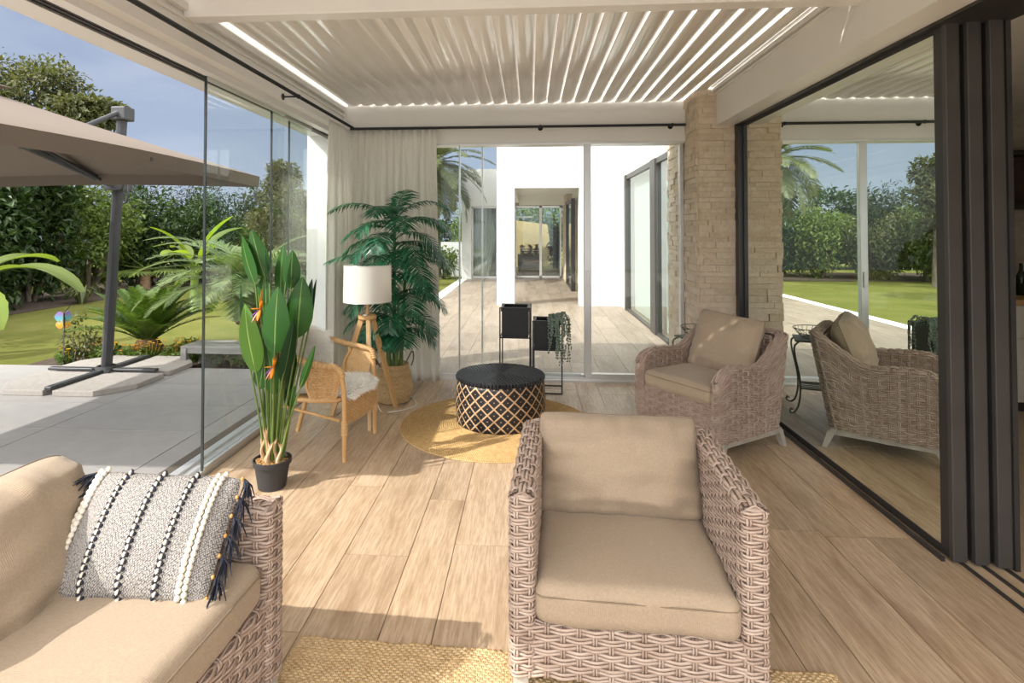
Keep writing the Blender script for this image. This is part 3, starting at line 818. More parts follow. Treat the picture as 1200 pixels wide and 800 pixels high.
for sx in (-1, 1):
    for k in range(7):
        z = -H_/2+.02+k*(H_-.03)/6
        root = np.array([sx*W_/2*.985, 0, z]); t = MB()
        for s_ in range(16):
            d_ = np.array([sx*rr.uniform(.2, .9), rr.uniform(-.9, .5), rr.uniform(-1.6, -.4)]); d_ /= np.linalg.norm(d_); L = rr.uniform(.045, .075)
            p0 = root+np.array([sx*.006, 0, 0]); t.tube([p0, p0+d_*L*.5+np.array([sx*.004, 0, 0]), p0+d_*L+np.array([0, 0, -.012])], [.003, .0026, .0012], 4)
        tas = t.build('tassel', M['navy'], tp, True)
        bm_ = MB(); blobs(bm_, [root+np.array([0, -.004, 0])], .0065); bm_.build('bead', M['bead'], tas, True)
tp.matrix_basis = Matrix.Translation((-1.10, 1.575, .622)) @ Matrix.Rotation(math.radians(3), 4, 'Z') @ Matrix.Rotation(math.radians(-38), 4, 'X') @ Matrix.Rotation(math.radians(2), 4, 'Y')

# ------------------------------------------------------------------ curved wicker armchair by the pier
def curved_chair(root):
    w_, d_, t_, z0 = .76, .70, .075, .135
    W, D = w_/2, d_/2
    def ztop(y):
        t = (y+D)/d_
        z = .60+.012*np.sin(np.clip(t/.5, 0, 1)*PI)
        rise = np.clip((t-.58)/.40, 0, 1); z = z+.19*(rise*rise*(3-2*rise))
        r = .13; q = np.clip((y+D)/r, 0, 1); z = z-.11*(1-np.sqrt(np.clip(1-(1-q)**2, 0, 1)))
        return z
    r = .10
    outer = corner((-W+.037, -D+.037), PI*1.5, PI, .037, 6)+[(-W-.012, -.05)]+corner((-W+r, D-r), PI, PI/2, r, 7)+corner((W-r, D-r), PI/2, 0, r, 7)+[(W+.012, -.05)]+corner((W-.037, -D+.037), 0, -PI/2, .037, 6)
    inner = corner((W-t_+.037, -D+.037), -PI/2, -PI, .037, 6)+[(W-t_+.01, -.05)]+corner((W-t_-.06, D-t_-.06), 0, PI/2, .06, 5)+corner((-W+t_+.06, D-t_-.06), PI/2, PI, .06, 5)+[(-W+t_-.01, -.05)]+corner((-W+t_-.037, -D+.037), 0, -PI/2, .037, 6)
    tab, L = resample(outer+inner, True, 700); f = lookup(tab)
    def S(u, v):
        p = f(u); zt = ztop(p[:, 1])-.014; z = z0+v*(zt-z0)
        lean = .075*np.clip((p[:, 1]+.05)/(D), 0, 1)*np.clip((z-.35)/.4, -.6, 1.2)
        bulge = .012*np.sin(PI*np.clip(v, 0, 1))
        y = p[:, 1]+lean - np.where(p[:, 1] < -D+.04, bulge, 0)
        return np.c_[p[:, 0], y, z]
    m = MB(); ns_ = int(L/.050); ns_ += ns_ % 2
    weave(m, S, ns_, 18, closed=True, flip=-1, amp=.0060, thick=.0045, sw=.185)
    mid = [(-W+t_/2, -D+.008), (-W+t_/2-.01, -.05)]+corner((-W+r, D-r), PI, PI/2, r-t_/2, 7)+corner((W-r, D-r), PI/2, 0, r-t_/2, 7)+[(W-t_/2+.01, -.05), (W-t_/2, -D+.008)]
    tabm, Lm = resample(mid, False, 500)
    nr = nrm(np.gradient(tabm, axis=0)); nr = np.c_[-nr[:, 1], nr[:, 0]]
    fm, fn_ = lookup(tabm, False), lookup(nr, False)
    def S2(u, v):
        c0 = fm(u); b = v-.5; c = c0+fn_(u)*(b*(t_+.004))[:, None]; z = ztop(c0[:, 1])-.002-.02*np.abs(2*b)**2.5
        lean = .075*np.clip((c0[:, 1]+.05)/(D), 0, 1)*np.clip((z-.35)/.4, -.6, 1.2)
        return np.c_[c[:, 0], c[:, 1]+lean, z]
    weave(m, S2, int(Lm/.046), 4, flip=1)
    blobs(m, [(sx*(W-t_/2), -D+.026, .474) for sx in (-1, 1)], 1.0, (t_/2*1.0, .036, .046), 14)
    def S3(u, v): return np.c_[-W+t_-.01+u*(w_-2*t_+.02), np.full_like(u, -D+.02), z0+v*.23]
    weave(m, S3, 13, 10, flip=1)
    m.box((-W+t_, -D+.03, .32), (W-t_, D-t_+.02, .355))
    m.build('wicker_frame', M['wicker'], root, True)
    a = MB(); a.rbox((-W+.01, -D+.02, .10), (W-.01, -D+.06, .14), .004); a.rbox((-W+.01, D-.09, .10), (W-.01, D-.05, .14), .004)
    a.rbox((-W+.01, -D+.06, .10), (-W+.05, D-.09, .14), .004); a.rbox((W-.05, -D+.06, .10), (W-.01, D-.09, .14), .004)
    a.build('apron', M['greywood'], root)
    for sx in (-1, 1):
        for sy in (-1, 1):
            l = MB(); top = np.array([sx*(W-.035), sy*(D-.06), .12]); bot = np.array([sx*(W-.025), sy*(D-.015)+.0, 0.0])
            P = []
            for z, s_, c in ((.12, .024, top), (.06, .020, (top+bot)/2), (0, .016, bot)):
                P.append([(c[0]-s_, c[1]-s_, z), (c[0]+s_, c[1]-s_, z), (c[0]+s_, c[1]+s_, z), (c[0]-s_, c[1]+s_, z)])
            l.grid(np.array(P), cv=True); l.F.append(np.array([[l.n-4, l.n-3, l.n-2, l.n-1]]))
            l.build('leg', M['greywood'], root)
    o = seat_cushion(.60, .62, .12, .045, .014, 4).build('seat_cushion', M['linen'], root, True, loc=(0, -.04, .415))
    cushion_seam(.60, .62, .035).build('piping', M['seam'], o, True)
    pm, ep = knife_pillow(.56, .46, .22, 11, ear=.04, wr=.018)
    o = pm.build('back_cushion', M['linen'], root, True); place_pillow(o, (0, .185, .66), math.radians(-20), 0, math.radians(3))
    MB().tube(ep, .003, 6, closed=True).build('piping', M['seam'], o, True)
rc = empty('wicker_armchair', (1.285, 4.20, 0), math.radians(-56), 'curved wicker armchair beside the stone pier, its back to the dark framed glass', 'armchair', 'wicker lounge seats')
curved_chair(rc)

# ------------------------------------------------------------------ rugs
def jutemat():
    m, nt, b = newmat('braided_jute', (.5, .35, .17), .9, .15)
    v = coords(nt); sp = nd(nt, 'SeparateXYZ'); nt.links.new(v, sp.inputs[0])
    ang = mth(nt, 'ARCTAN2', sp.outputs[1], sp.outputs[0]); ln = nd(nt, 'VectorMath'); ln.operation = 'LENGTH'; nt.links.new(v, ln.inputs[0])
    rad = ln.outputs['Value']
    tw = mth(nt, 'SINE', mth(nt, 'ADD', mth(nt, 'MULTIPLY', mth(nt, 'MULTIPLY', ang, rad), 420.0), mth(nt, 'MULTIPLY', rad, 500.0)))
    n = noise(nt, v, 40, 5, .7)
    c = ramp(nt, n, [(.3, (.44, .27, .11)), (.5, (.56, .37, .165)), (.7, (.66, .47, .24))])
    c = mixc(nt, mth(nt, 'MULTIPLY', mth(nt, 'ADD', tw, 1.0), .16), c, (.33, .19, .07)); nt.links.new(c, b.inputs['Base Color'])
    bump(nt, b, mth(nt, 'ADD', mth(nt, 'MULTIPLY', tw, .5), n), .6, .004)
    return m
m = MB(); R0 = .74
radii = np.arange(.012, R0, .0165)
for q in radii:
    th = np.arange(96)*2*PI/96; sec = np.arange(7)*PI/6
    P = np.stack([(q+.0088*np.cos(sec))[None, :]*np.cos(th)[:, None], (q+.0088*np.cos(sec))[None, :]*np.sin(th)[:, None], np.broadcast_to(.0015+.0075*np.sin(sec), (96, 7))], -1)
    m.grid(P, cu=True)
m.lathe([(R0, .001), (0.001, .001)], n=64)
rug = m.build('round_rug', jutemat(), None, True, loc=(-.255, 4.40, 0))
tag(rug, 'round braided jute rug under the black patterned drum table', 'rug')
m = MB()
def SR(u, v): return np.c_[-.89+u*1.85+.004*np.sin(v*40), 1.02+v*1.0+.004*np.sin(u*60), .010+.002*np.sin(u*90)*np.sin(v*70)]
weave(m, SR, 150, 90, sw=.27, amp=.0026, thick=.0042, strands=1, spu=4, stakes=True, stake_w=.0028)
rr = random.Random(8)
for k in range(150):     # short fringe of loose ends on the visible edge
    x = -.89+1.85*rr.random(); m.tube([(x, 2.008, .01), (x+rr.uniform(-.008, .008), 2.022, .012), (x+rr.uniform(-.012, .012), 2.030, .005)], [.0035, .003, .0015], 4)
o = m.build('jute_rug', M['jute'], None, True); o.rotation_euler.z = math.radians(-1.5)
tag(o, 'coarse woven rectangular jute rug running under the front square armchair', 'rug')

# ------------------------------------------------------------------ drum table
def drummat():
    m, nt, b = newmat('diamond_inlay', (.02, .02, .02), .45, .4)
    v = coords(nt); sp = nd(nt, 'SeparateXYZ'); nt.links.new(v, sp.inputs[0])
    u = mth(nt, 'MULTIPLY', mth(nt, 'ARCTAN2', sp.outputs[1], sp.outputs[0]), 22/(2*PI)); h = mth(nt, 'MULTIPLY', sp.outputs[2], 1/.093)
    a = mth(nt, 'FRACT', mth(nt, 'ADD', u, mth(nt, 'ADD', h, 20.0))); c = mth(nt, 'FRACT', mth(nt, 'ADD', mth(nt, 'SUBTRACT', u, h), 40.0))
    da = mth(nt, 'ABSOLUTE', mth(nt, 'SUBTRACT', a, .5)); dc = mth(nt, 'ABSOLUTE', mth(nt, 'SUBTRACT', c, .5))
    mx_ = mth(nt, 'MAXIMUM', da, dc)
    line = mth(nt, 'GREATER_THAN', mx_, .425); core = mth(nt, 'GREATER_THAN', mx_, .492)
    dot = mth(nt, 'LESS_THAN', mth(nt, 'ADD', mth(nt, 'POWER', da, 2.0), mth(nt, 'POWER', dc, 2.0)), .0030)
    ring = mth(nt, 'GREATER_THAN', mx_, .36)
    n = noise(nt, v, 40, 4)
    tan = ramp(nt, n, [(.3, (.50, .31, .16)), (.7, (.66, .46, .28))])
    blk = ramp(nt, n, [(.3, (.010, .010, .012)), (.7, (.022, .021, .023))])
    col = mixc(nt, mth(nt, 'MAXIMUM', line, dot), blk, tan); col = mixc(nt, mth(nt, 'MULTIPLY', core, .7), col, (.16, .09, .05))
    nt.links.new(col, b.inputs['Base Color']); bump(nt, b, mth(nt, 'ADD', ring, line), .4, .003)
    return m
def drumtopmat():
    m, nt, b = newmat('grooved_black_top', (.02, .022, .028), .42, .5)
    v = coords(nt); sp = nd(nt, 'SeparateXYZ'); nt.links.new(v, sp.inputs[0])
    ax, ay = mth(nt, 'ABSOLUTE', sp.outputs[0]), mth(nt, 'ABSOLUTE', sp.outputs[1])
    sel = mth(nt, 'GREATER_THAN', ax, ay)
    wv = mth(nt, 'SINE', mth(nt, 'MULTIPLY', mth(nt, 'ADD', mth(nt, 'MULTIPLY', sel, sp.outputs[1]), mth(nt, 'MULTIPLY', mth(nt, 'SUBTRACT', 1.0, sel), sp.outputs[0])), 2*PI/.024))
    n = noise(nt, v, 20, 5); nt.links.new(ramp(nt, n, [(.3, (.018, .02, .026)), (.7, (.034, .037, .045))]), b.inputs['Base Color'])
    bump(nt, b, wv, 1.0, .03)
    return m
dt = empty('drum_table', (-.235, 4.475, .0085), math.radians(20), 'round black drum coffee table with tan diamond pattern on the round rug', 'coffee table')
R1, H1 = .352, .362
pr = [(R1*.96, 0)]+[(R1*(1-.022*(2*t-1)**2), .004+(H1-.03)*t) for t in np.linspace(0, 1, 12)]+[(R1*.95, H1-.026)]
MB().lathe(pr, n=96).build('drum_body', drummat(), dt, True)
MB().lathe([(R1*.97, H1-.03), (R1*1.0, H1-.026), (R1*1.005, H1-.012), (R1*.985, H1-.001), (R1*.95, H1), (.001, H1+.0)], n=96).build('tabletop', drumtopmat(), dt, 35)

# ------------------------------------------------------------------ planter stands and the trailing plant
def planter(x, y, zt, bw, bh, label, rz):
    e = empty('planter_stand', (x, y, 0), rz, label, 'planter', 'black planter stands')
    m = MB(); h = bw/2; t = .012
    for a in ((-h, -h, h, -h+t), (-h, h-t, h, h), (-h, -h+t, -h+t, h-t), (h-t, -h+t, h, h-t)): m.box((a[0], a[1], zt-bh), (a[2], a[3], zt))
    m.box((-h, -h, zt-bh-.004), (h, h, zt-bh))
    for a in ((-h-.008, -h-.008, h+.008, -h+t), (-h-.008, h-t, h+.008, h+.008), (-h-.008, -h+t, -h+t, h-t), (h-t, -h+t, h+.008, h-t)): m.box((a[0], a[1], zt-.035), (a[2], a[3], zt+.002))
    m.box((-h+t, -h+t, zt-.12), (h-t, h-t, zt-.11))
    m.build('planter_box', M['black'], e)
    f = h+.016; s_ = .0055
    rods = MB()
    for sx in (-1, 1):
        for k in (-1, 1): rods.box((sx*f-s_, k*f-s_, 0), (sx*f+s_, k*f+s_, zt+.004))
        rods.box((sx*f-s_, -f, 0), (sx*f+s_, f, 2*s_)); rods.box((sx*f-s_, -f, zt-bh-2*s_), (sx*f+s_, f, zt-bh))
    for k in (-1, 1):
        rods.box((-f, k*f-s_, zt-.004), (f, k*f+s_, zt+.004)); rods.box((-f, k*f-s_, 0), (f, k*f+s_, 2*s_)); rods.box((-f, k*f-s_, zt-bh-2*s_), (f, k*f+s_, zt-bh))
    rods.build('stand_frame', M['black'], e)
    return e
planter(-.135, 5.36, .785, .245, .27, 'taller black square planter on a wire stand behind the drum table', math.radians(-2))
planter(.165, 5.36, .665, .235, .26, 'lower black square planter on a wire stand holding the trailing plant', math.radians(-3))
tpz = empty('trailing_plant', (.215, 5.33, .66), 0, 'grey-green string plant spilling over the rim of the lower black planter', 'plant')
rr = random.Random(12)
def strand(k):
    a = rr.uniform(-2.4, .7); x0, y0 = rr.uniform(-.03, .07), rr.uniform(-.07, .06)
    L = rr.choice([.12, .2, .27, .32, .38]); ex, ey = x0+.05*math.cos(a)+.01, -.135-rr.random()*.04 if rr.random() < .75 else y0
    if ey > -.1: ex = .135+rr.random()*.03
    path = spline([(x0, y0, .0), ((x0+ex)/2, (y0+ey)/2, .05+.02*rr.random()), (ex, ey, -.005), (ex+rr.uniform(-.015, .015), ey-.005, -L*.5), (ex+rr.uniform(-.02, .02), ey-.006, -L)], 26)
    m = MB(); m.tube(path, .0014, 4)
    for i, q in enumerate(path):
        for j in range(2):
            d_ = np.array([rr.uniform(-1, 1), rr.uniform(-1, 1), rr.uniform(-.6, .6)]); d_ /= np.linalg.norm(d_)
            blobs(m, [q+d_*.008], rr.uniform(.0045, .0075), (1, 1, 1.2), 5)
    return m
for k in range(26): strand(k).build('strand', M['pearls'], tpz, True)
m = MB(); blobs(m, [(rr.uniform(-.05, .09), rr.uniform(-.07, .07), rr.uniform(-.01, .035)) for k in range(150)], .008, (1, 1, .8), 5)
m.build('bead_mat', M['pearls'], tpz, True)['kind'] = 'stuff'

# ------------------------------------------------------------------ wrought-iron side table with a wire basket
M['iron'] = noisy('green_grey_iron', (.10, .115, .09), (.18, .19, .15), 30, .5, .3, .002, metal=.3)
it = empty('iron_side_table', (1.435, 4.90, 0), math.radians(20), 'small scrolled wrought-iron side table behind the curved armchair, seen mirrored in the glass', 'side table')
m = MB(); m.rbox((-.15, -.15, .585), (.15, .15, .60), .004); m.build('table_top', M['iron'], it)
m = MB()
for k in range(5): m.box((-.11, -.11+.055*k-.004, .20), (.11, -.11+.055*k+.004, .208))
for k in (-1, 1): m.box((-.115, k*.113-.005, .195), (.115, k*.113+.005, .21)); m.box((k*.113-.005, -.115, .195), (k*.113+.005, .115, .21))
m.build('shelf', M['iron'], it)
for sx in (-1, 1):
    for sy in (-1, 1):
        p = spline([(sx*.12, sy*.12, .585), (sx*.155, sy*.155, .55), (sx*.15, sy*.15, .46), (sx*.118, sy*.118, .30), (sx*.112, sy*.112, .17), (sx*.13, sy*.13, .06), (sx*.165, sy*.165, .014), (sx*.195, sy*.195, .022), (sx*.19, sy*.19, .048), (sx*.175, sy*.175, .042)], 40)
        MB().tube(p, .0075, 7).build('leg', M['iron'], it, True)
wbk = empty('wire_basket', (1.435, 4.90, .60), 0, 'shallow wire basket on the iron side table by the glass', 'basket')
m = MB(); th = np.arange(40)*2*PI/40
for r_, z in ((.09, .006), (.125, .045), (.155, .085)): m.tube(np.c_[r_*np.cos(th), r_*np.sin(th), np.full(40, z)], .0035, 5, closed=True)
m.build('rim', M['iron'], wbk, True)
m = MB()
for k in range(22):
    a = k*2*PI/22; b_ = a+.28
    m.tube([(.05*math.cos(a), .05*math.sin(a), .003), (.09*math.cos(a), .09*math.sin(a), .006), (.125*math.cos(a+.14), .125*math.sin(a+.14), .045), (.155*math.cos(b_), .155*math.sin(b_), .085)], .002, 4)
m.build('wire_ribs', M['iron'], wbk, True)

# ------------------------------------------------------------------ rattan armchair with two sheepskins
rt = empty('rattan_armchair', (-1.43, 3.90, 0), math.radians(84), 'honey rattan tub armchair draped in sheepskin, between the bird-of-paradise plant and the lamp', 'armchair')
# local frame: the seat faces -y
for sx in (-1, 1):
    l = MB(); l.tube(spline([(sx*.265, -.255, 0), (sx*.262, -.255, .2), (sx*.262, -.25, .42), (sx*.27, -.235, .56)], 14), .0165, 10)
    lg = l.build('leg', M['rattanpole'], rt, True)
    wz = MB()
    for k in range(12): 
        th = np.arange(12)*2*PI/12; z = .17+.0085*k
        wz.tube(np.c_[sx*.2625+.0185*np.cos(th), -.255+.0185*np.sin(th), np.full(12, z)], .0045, 5, closed=True)
    wz.build('binding', M['rattan'], lg, True)
    l = MB(); l.tube(spline([(sx*.20, .33, 0), (sx*.215, .28, .2), (sx*.23, .235, .40)], 12), .0165, 10); l.build('leg', M['rattanpole'], rt, True)
# seat rim and woven seat
m = MB()
def seatpt(a):
    x, y = .265*math.cos(a), .26*math.sin(a)
    n_ = (abs(math.cos(a))**3.2+abs(math.sin(a))**3.2)**(-1/3.2)
    return (.27*math.cos(a)*n_, .255*math.sin(a)*n_+.0)
ring = np.array([seatpt(a) for a in np.linspace(0, 2*PI, 60, endpoint=False)])
m.tube(np.c_[ring, np.full(60, .385)], .016, 8, closed=True)
m.build('seat_rim', M['rattanpole'], rt, True)
m = MB(); m.grid(np.stack([np.c_[ring*k, np.full(60, .392)] for k in (.98, .6, .25, .01)]), cv=True); m.build('seat', M['rattan'], rt, True)
m = MB(); tabr, Lr = resample(ring, True, 300); fr_ = lookup(tabr)
a0 = None
# woven skirt below the front of the seat, and side braces
def SK(u, v):
    x = -.262+.524*u; return np.c_[x, -.262-.012*np.sin(u*PI), .205+.05*np.cos((u-.5)*2*PI)*0+ (.385-.235)*v+.03-.055*np.sin(u*PI)*0*(1-v)]
weave(m, SK, 26, 14, sw=.24, amp=.0025, thick=.0025, strands=1, stake_w=.003)
m.tube([(-.262, -.262, .235), (0, -.276, .225), (.262, -.262, .235)], .008, 6)
m.build('skirt', M['rattan'], rt, True)
# top rail: front post, along the arm, round the back
rail_half = [(.268, -.245, .545), (.285, -.215, .605), (.302, -.12, .625), (.31, 0, .645), (.29, .15, .69), (.22, .275, .765), (.11, .325, .82), (0, .338, .835)]
rail = spline(rail_half+[(-x, y, z) for x, y, z in rail_half[::-1][1:]], 120)
m = MB(); m.tube(rail, .019, 9)
# wrapped cane round the rail
sr, Lr2 = resample(rail, False, 900); tg = nrm(np.gradient(sr, axis=0)); upv = np.array([0, 0, 1.]); s1 = nrm(np.cross(tg, upv)); s2 = np.cross(s1, tg)
ph = np.linspace(0, 2*PI*110, 901)
m.tube(sr+.0195*(np.cos(ph)[:, None]*s1+np.sin(ph)[:, None]*s2), .0045, 4)
m.build('top_rail', M['rattan'], rt, True)
def between(u0, u1, ring0, mb, nu, nv):
    tabr2, _ = resample(rail, False, 400); fr2 = lookup(tabr2, False)
    def S(u, v):
        t = fr2(u0+(u1-u0)*u); b_ = np.c_[t[:, 0]*.90, np.clip(t[:, 1]*.80, -.262, .3), np.full(len(u), .39)]
        return b_+(t-b_)*v[:, None]+np.c_[np.zeros((len(u), 2)), np.zeros(len(u))]
    weave(mb, S, nu, nv, sw=.24, amp=.0025, thick=.0025, strands=1, stake_w=.003)
for a, b_ in ((.015, .155), (.845, .985)):
    m = MB(); between(a, b_, None, m, 14, 15); m.build('arm_panel', M['rattan'], rt, True)
m = MB(); between(.31, .69, None, m, 30, 26); m.build('back_panel', M['rattan'], rt, True)
for sx in (-1, 1):
    MB().tube(spline([(sx*.262, -.02, .39), (sx*.285, .0, .50), (sx*.305, -.05, .61)], 14), .012, 8).build('arm_strut', M['rattanpole'], rt, True)
    MB().tube(spline([(sx*.235, .22, .40), (sx*.25, .24, .55), (sx*.225, .265, .73)], 14), .012, 8).build('back_strut', M['rattanpole'], rt, True)
    MB().tube([(sx*.26, -.22, .26), (sx*.232, .22, .33)], .010, 8).build('brace', M['rattanpole'], rt, True)
def furmat():
    m, nt, b = newmat('ivory_fleece', (.85, .83, .78), .95, .1)
    nt.links.new(ramp(nt, island(nt), [(0, (.82, .79, .73)), (.5, (.91, .90, .87)), (1, (.95, .95, .93))]), b.inputs['Base Color'])
    tr = nd(nt, 'BsdfTranslucent'); tr.inputs[0].default_value = (.9, .87, .8, 1); mx = nd(nt, 'MixShader'); mx.inputs[0].default_value = .25
    nt.links.new(b.outputs[0], mx.inputs[1]); nt.links.new(tr.outputs[0], mx.inputs[2]); nt.links.new(mx.outputs[0], nt.nodes['Material Output'].inputs[0])
    return m
M['fur'] = furmat()
def sheepskin(label, Sfun, n, flow, seed, L=.045):
    """a pelt: closed body grid with combed wool"""
    r = np.random.default_rng(seed); m = MB()
    uu, vv = np.meshgrid(np.linspace(0, 1, 30), np.linspace(0, 1, 30), indexing='ij')
    P = Sfun(uu.ravel(), vv.ravel()).reshape(30, 30, 3); m.grid(P)
    e = 1e-3
    N0 = nrm(np.cross((Sfun(uu.ravel()+e, vv.ravel())-Sfun(uu.ravel()-e, vv.ravel())), (Sfun(uu.ravel(), vv.ravel()+e)-Sfun(uu.ravel(), vv.ravel()-e)))).reshape(30, 30, 3)
    m.grid((P-N0*.012)[::-1])
    u, v = r.random(n), r.random(n); k = n//4
    u[:k] = np.where(r.random(k) < .5, r.random(k)*.04, 1-r.random(k)*.04); v[k:2*k] = np.where(r.random(k) < .5, r.random(k)*.04, 1-r.random(k)*.04)
    p = Sfun(u, v); nn = nrm(np.cross(Sfun(u+e, v)-Sfun(u-e, v), Sfun(u, v+e)-Sfun(u, v-e)))
    d_ = nrm(nn*(.45+.5*r.random((n, 1)))+np.asarray(flow)*(.5+.5*r.random((n, 1)))+r.normal(0, .35, (n, 3)))
    outw = np.zeros((n, 3)); eu = (Sfun(u+e, v)-Sfun(u-e, v)); ev = (Sfun(u, v+e)-Sfun(u, v-e))
    outw += nrm(eu)*np.where(u < .05, -1, np.where(u > .95, 1, 0))[:, None]+nrm(ev)*np.where(v < .05, -1, np.where(v > .95, 1, 0))[:, None]
    d_ = nrm(d_+outw*.9)
    l = L*(.5+.7*r.random((n, 1))); sd_ = nrm(np.cross(d_, r.normal(0, 1, (n, 3))))*.0016
    mid = p+d_*l*.55+nn*.004; tip = p+d_*l+np.array([0, 0, -.35])*l*.5
    V = np.stack([p-sd_, p+sd_, mid+sd_*.8, mid-sd_*.8, tip], 1).reshape(-1, 3); i = np.arange(n)*5
    m.add(V, [np.stack([i, i+1, i+2, i+3], -1), np.stack([i+3, i+2, i+4], -1)])
    o = m.build('sheepskin', M['fur'], None, True); tag(o, label, 'sheepskin', 'sheepskins on the rattan chair')
    o.location = rt.location; o.rotation_euler = rt.rotation_euler
    return o
def s_seat(u, v):
    x = (u-.5)*.46*(1+.08*np.sin(v*9)); y = -.285+v*.52+.02*np.sin(u*8)
    z = .425+.028*np.sin(u*PI)*np.sin(np.clip(v, 0, 1)*PI)-.05*np.clip(.12-v, 0, 1)/.12*.6
    return np.c_[x, y, z]
sheepskin('white sheepskin lying on the seat of the rattan armchair', s_seat, 9000, (0, -.6, 0), 4)
rail_tab = lookup(resample(rail, False, 400)[0], False)
def s_back(u, v):
    u = 1-u; t = rail_tab(.25+.47*u); out_ = nrm(np.c_[t[:, 0], t[:, 1], np.zeros(len(u))])
    inner = np.c_[t[:, 0]*.74, t[:, 1]*.66, np.full(len(u), .43)]
    a = np.clip(v/.58, 0, 1)[:, None]; p = inner*(1-a)+(t-out_*.035)*a
    p = p - out_*(.012*np.sin(v*9+u*5))[:, None]
    b_ = np.clip((v-.58)/.14, 0, 1); c = np.clip((v-.72)/.28, 0, 1)
    p = p+out_*(.085*(1-np.cos(b_*PI))/2)[:, None]+np.array([0, 0, 1.])*(.034*np.sin(b_*PI))[:, None]
    p[:, 2] -= c*.24*(1+.15*np.sin(u*7)); p += out_*(.02*c)[:, None]
    return p
sheepskin('white sheepskin hung over the back of the rattan armchair', s_back, 13000, (0, 0, -.7), 6, .05)

# ------------------------------------------------------------------ tripod floor lamp
fl_ = empty('floor_lamp', (-1.315, 4.50, 0), 0, 'tripod floor lamp with white drum shade behind the rattan armchair', 'lamp')
hz = .795
for fx, fy in ((-1.137, 4.746), (-1.205, 4.188), (-1.61, 4.514)):
    d_ = np.array([fx+1.315, fy-4.50, 0]); q = d_/np.linalg.norm(d_)
    m = MB(); a = np.array([q[0]*.045, q[1]*.045, hz]); b_ = d_; s_ = np.array([-q[1], q[0], 0])
    P = []
    for c, w_, t_ in ((a, .014, .022), ((a+b_)/2, .014, .021), (b_, .012, .016)):
        P.append([c-s_*w_-q*t_, c+s_*w_-q*t_, c+s_*w_+q*t_, c-s_*w_+q*t_])
    P = np.array(P); m.grid(P, cv=True); m.F += [np.array([[0, 1, 2, 3]]), np.array([[11, 10, 9, 8]])]
    m.build('leg', M['beech'], fl_)
MB().lathe([(0, hz-.012), (.068, hz-.012), (.074, hz-.005), (.074, hz+.018), (.068, hz+.024), (0, hz+.024)], n=32).build('hub', M['beech'], fl_, 40)
MB().lathe([(0, hz+.024), (.0135, hz+.024), (.0135, .985), (0, .985)], n=16).build('pole', M['beech'], fl_, 40)
m = MB(); m.rbox((-.012, -.085, hz+.024), (.016, -.05, hz+.036), .004); m.build('switch', M['white'], fl_)
R2 = .192
m = MB(); m.lathe([(R2, .925), (R2*.985, 1.222), (R2*.985-.004, 1.222), (R2-.004, .925), (R2, .925)], n=64); m.build('lamp_shade', M['shade'], fl_, 40)
m = MB(); th = np.arange(48)*2*PI/48
for z, r_ in ((.927, R2), (1.22, R2*.985)): m.tube(np.c_[r_*np.cos(th), r_*np.sin(th), np.full(48, z)], .003, 5, closed=True)
for k in range(3): m.tube([(0, 0, 1.12), (R2*.98*math.cos(k*2.094), R2*.98*math.sin(k*2.094), 1.215)], .0025, 5)
m.build('shade_ring', M['alu'], fl_, True)
MB().lathe([(.0, .985), (.02, .985), (.02, 1.04), (.032, 1.09), (.028, 1.13), (0, 1.15)], n=16).build('bulb', M['white'], fl_, True)
p = spline([(-1.3, 4.52, .79), (-1.29, 4.56, .4), (-1.25, 4.62, .03), (-1.12, 4.62, .006), (-.98, 4.78, .006), (-1.05, 5.0, .006), (-1.3, 5.3, .006)], 60)
MB().tube(p-np.array([-1.315, 4.50, 0]), .0035, 6).build('cord', M['white'], fl_, True)

# ================================================================== PLANTS
def frond(m, base, az, L, e0, e1, nl=26, ll=.22, lw=.014, vdeg=35, fwd=.75, rr_=.006, droop=.25, start=.12, r=None):
    """a feather frond: rachis from base, elevation e0 at the foot to e1 at the tip, with two ranks of leaflets"""
    r = r or random; n = 22; pts = [np.asarray(base, float)]; el = np.linspace(e0, e1, n)
    side0 = np.array([-math.sin(az), math.cos(az), 0]); tw = r.uniform(-.25, .25)
    for k in range(n-1):
        a = az+tw*k/n
        pts.append(pts[-1]+L/(n-1)*np.array([math.cos(el[k])*math.cos(a), math.cos(el[k])*math.sin(a), math.sin(el[k])]))
    pts = np.array(pts); m.tube(pts, np.linspace(rr_, rr_*.25, n), 5)
    tg = nrm(np.gradient(pts, axis=0)); V = []; Fq = []; Ft = []; c = 0
    for k in range(nl):
        t = start+(1-start)*(k+.5)/nl; x = t*(n-1); i = min(int(x), n-2); fr = x-i
        p = pts[i]*(1-fr)+pts[i+1]*fr; T = nrm(tg[i]*(1-fr)+tg[i+1]*fr)
        S_ = nrm(np.cross(T, [0, 0, 1.])) if abs(T[2]) < .98 else side0
        U = np.cross(S_, T)
        s_ = math.sin(PI*min(max((t-start)/(1-start)*.86+.12, 0), 1))**.75
        for sg in (-1, 1):
            l = ll*s_*r.uniform(.88, 1.1); ang = math.radians(vdeg+r.uniform(-9, 9))
            d_ = nrm(S_*sg*math.cos(ang)+U*math.sin(ang)*.6+T*fwd*r.uniform(.8, 1.2))
            wv = nrm(np.cross(d_, U if abs(np.dot(d_, U)) < .95 else T))*lw/2
            md = p+d_*l*.5+np.array([0, 0, -droop*l*.14]); q = p+d_*l+np.array([0, 0, -droop*l*.55])
            V += [p-wv*.5, p+wv*.5, md+wv, md-wv, q]
            Fq.append([c, c+1, c+2, c+3]); Ft.append([c+3, c+2, c+4]); c += 5
    m.add(V, [np.array(Fq), np.array(Ft)])
    return m
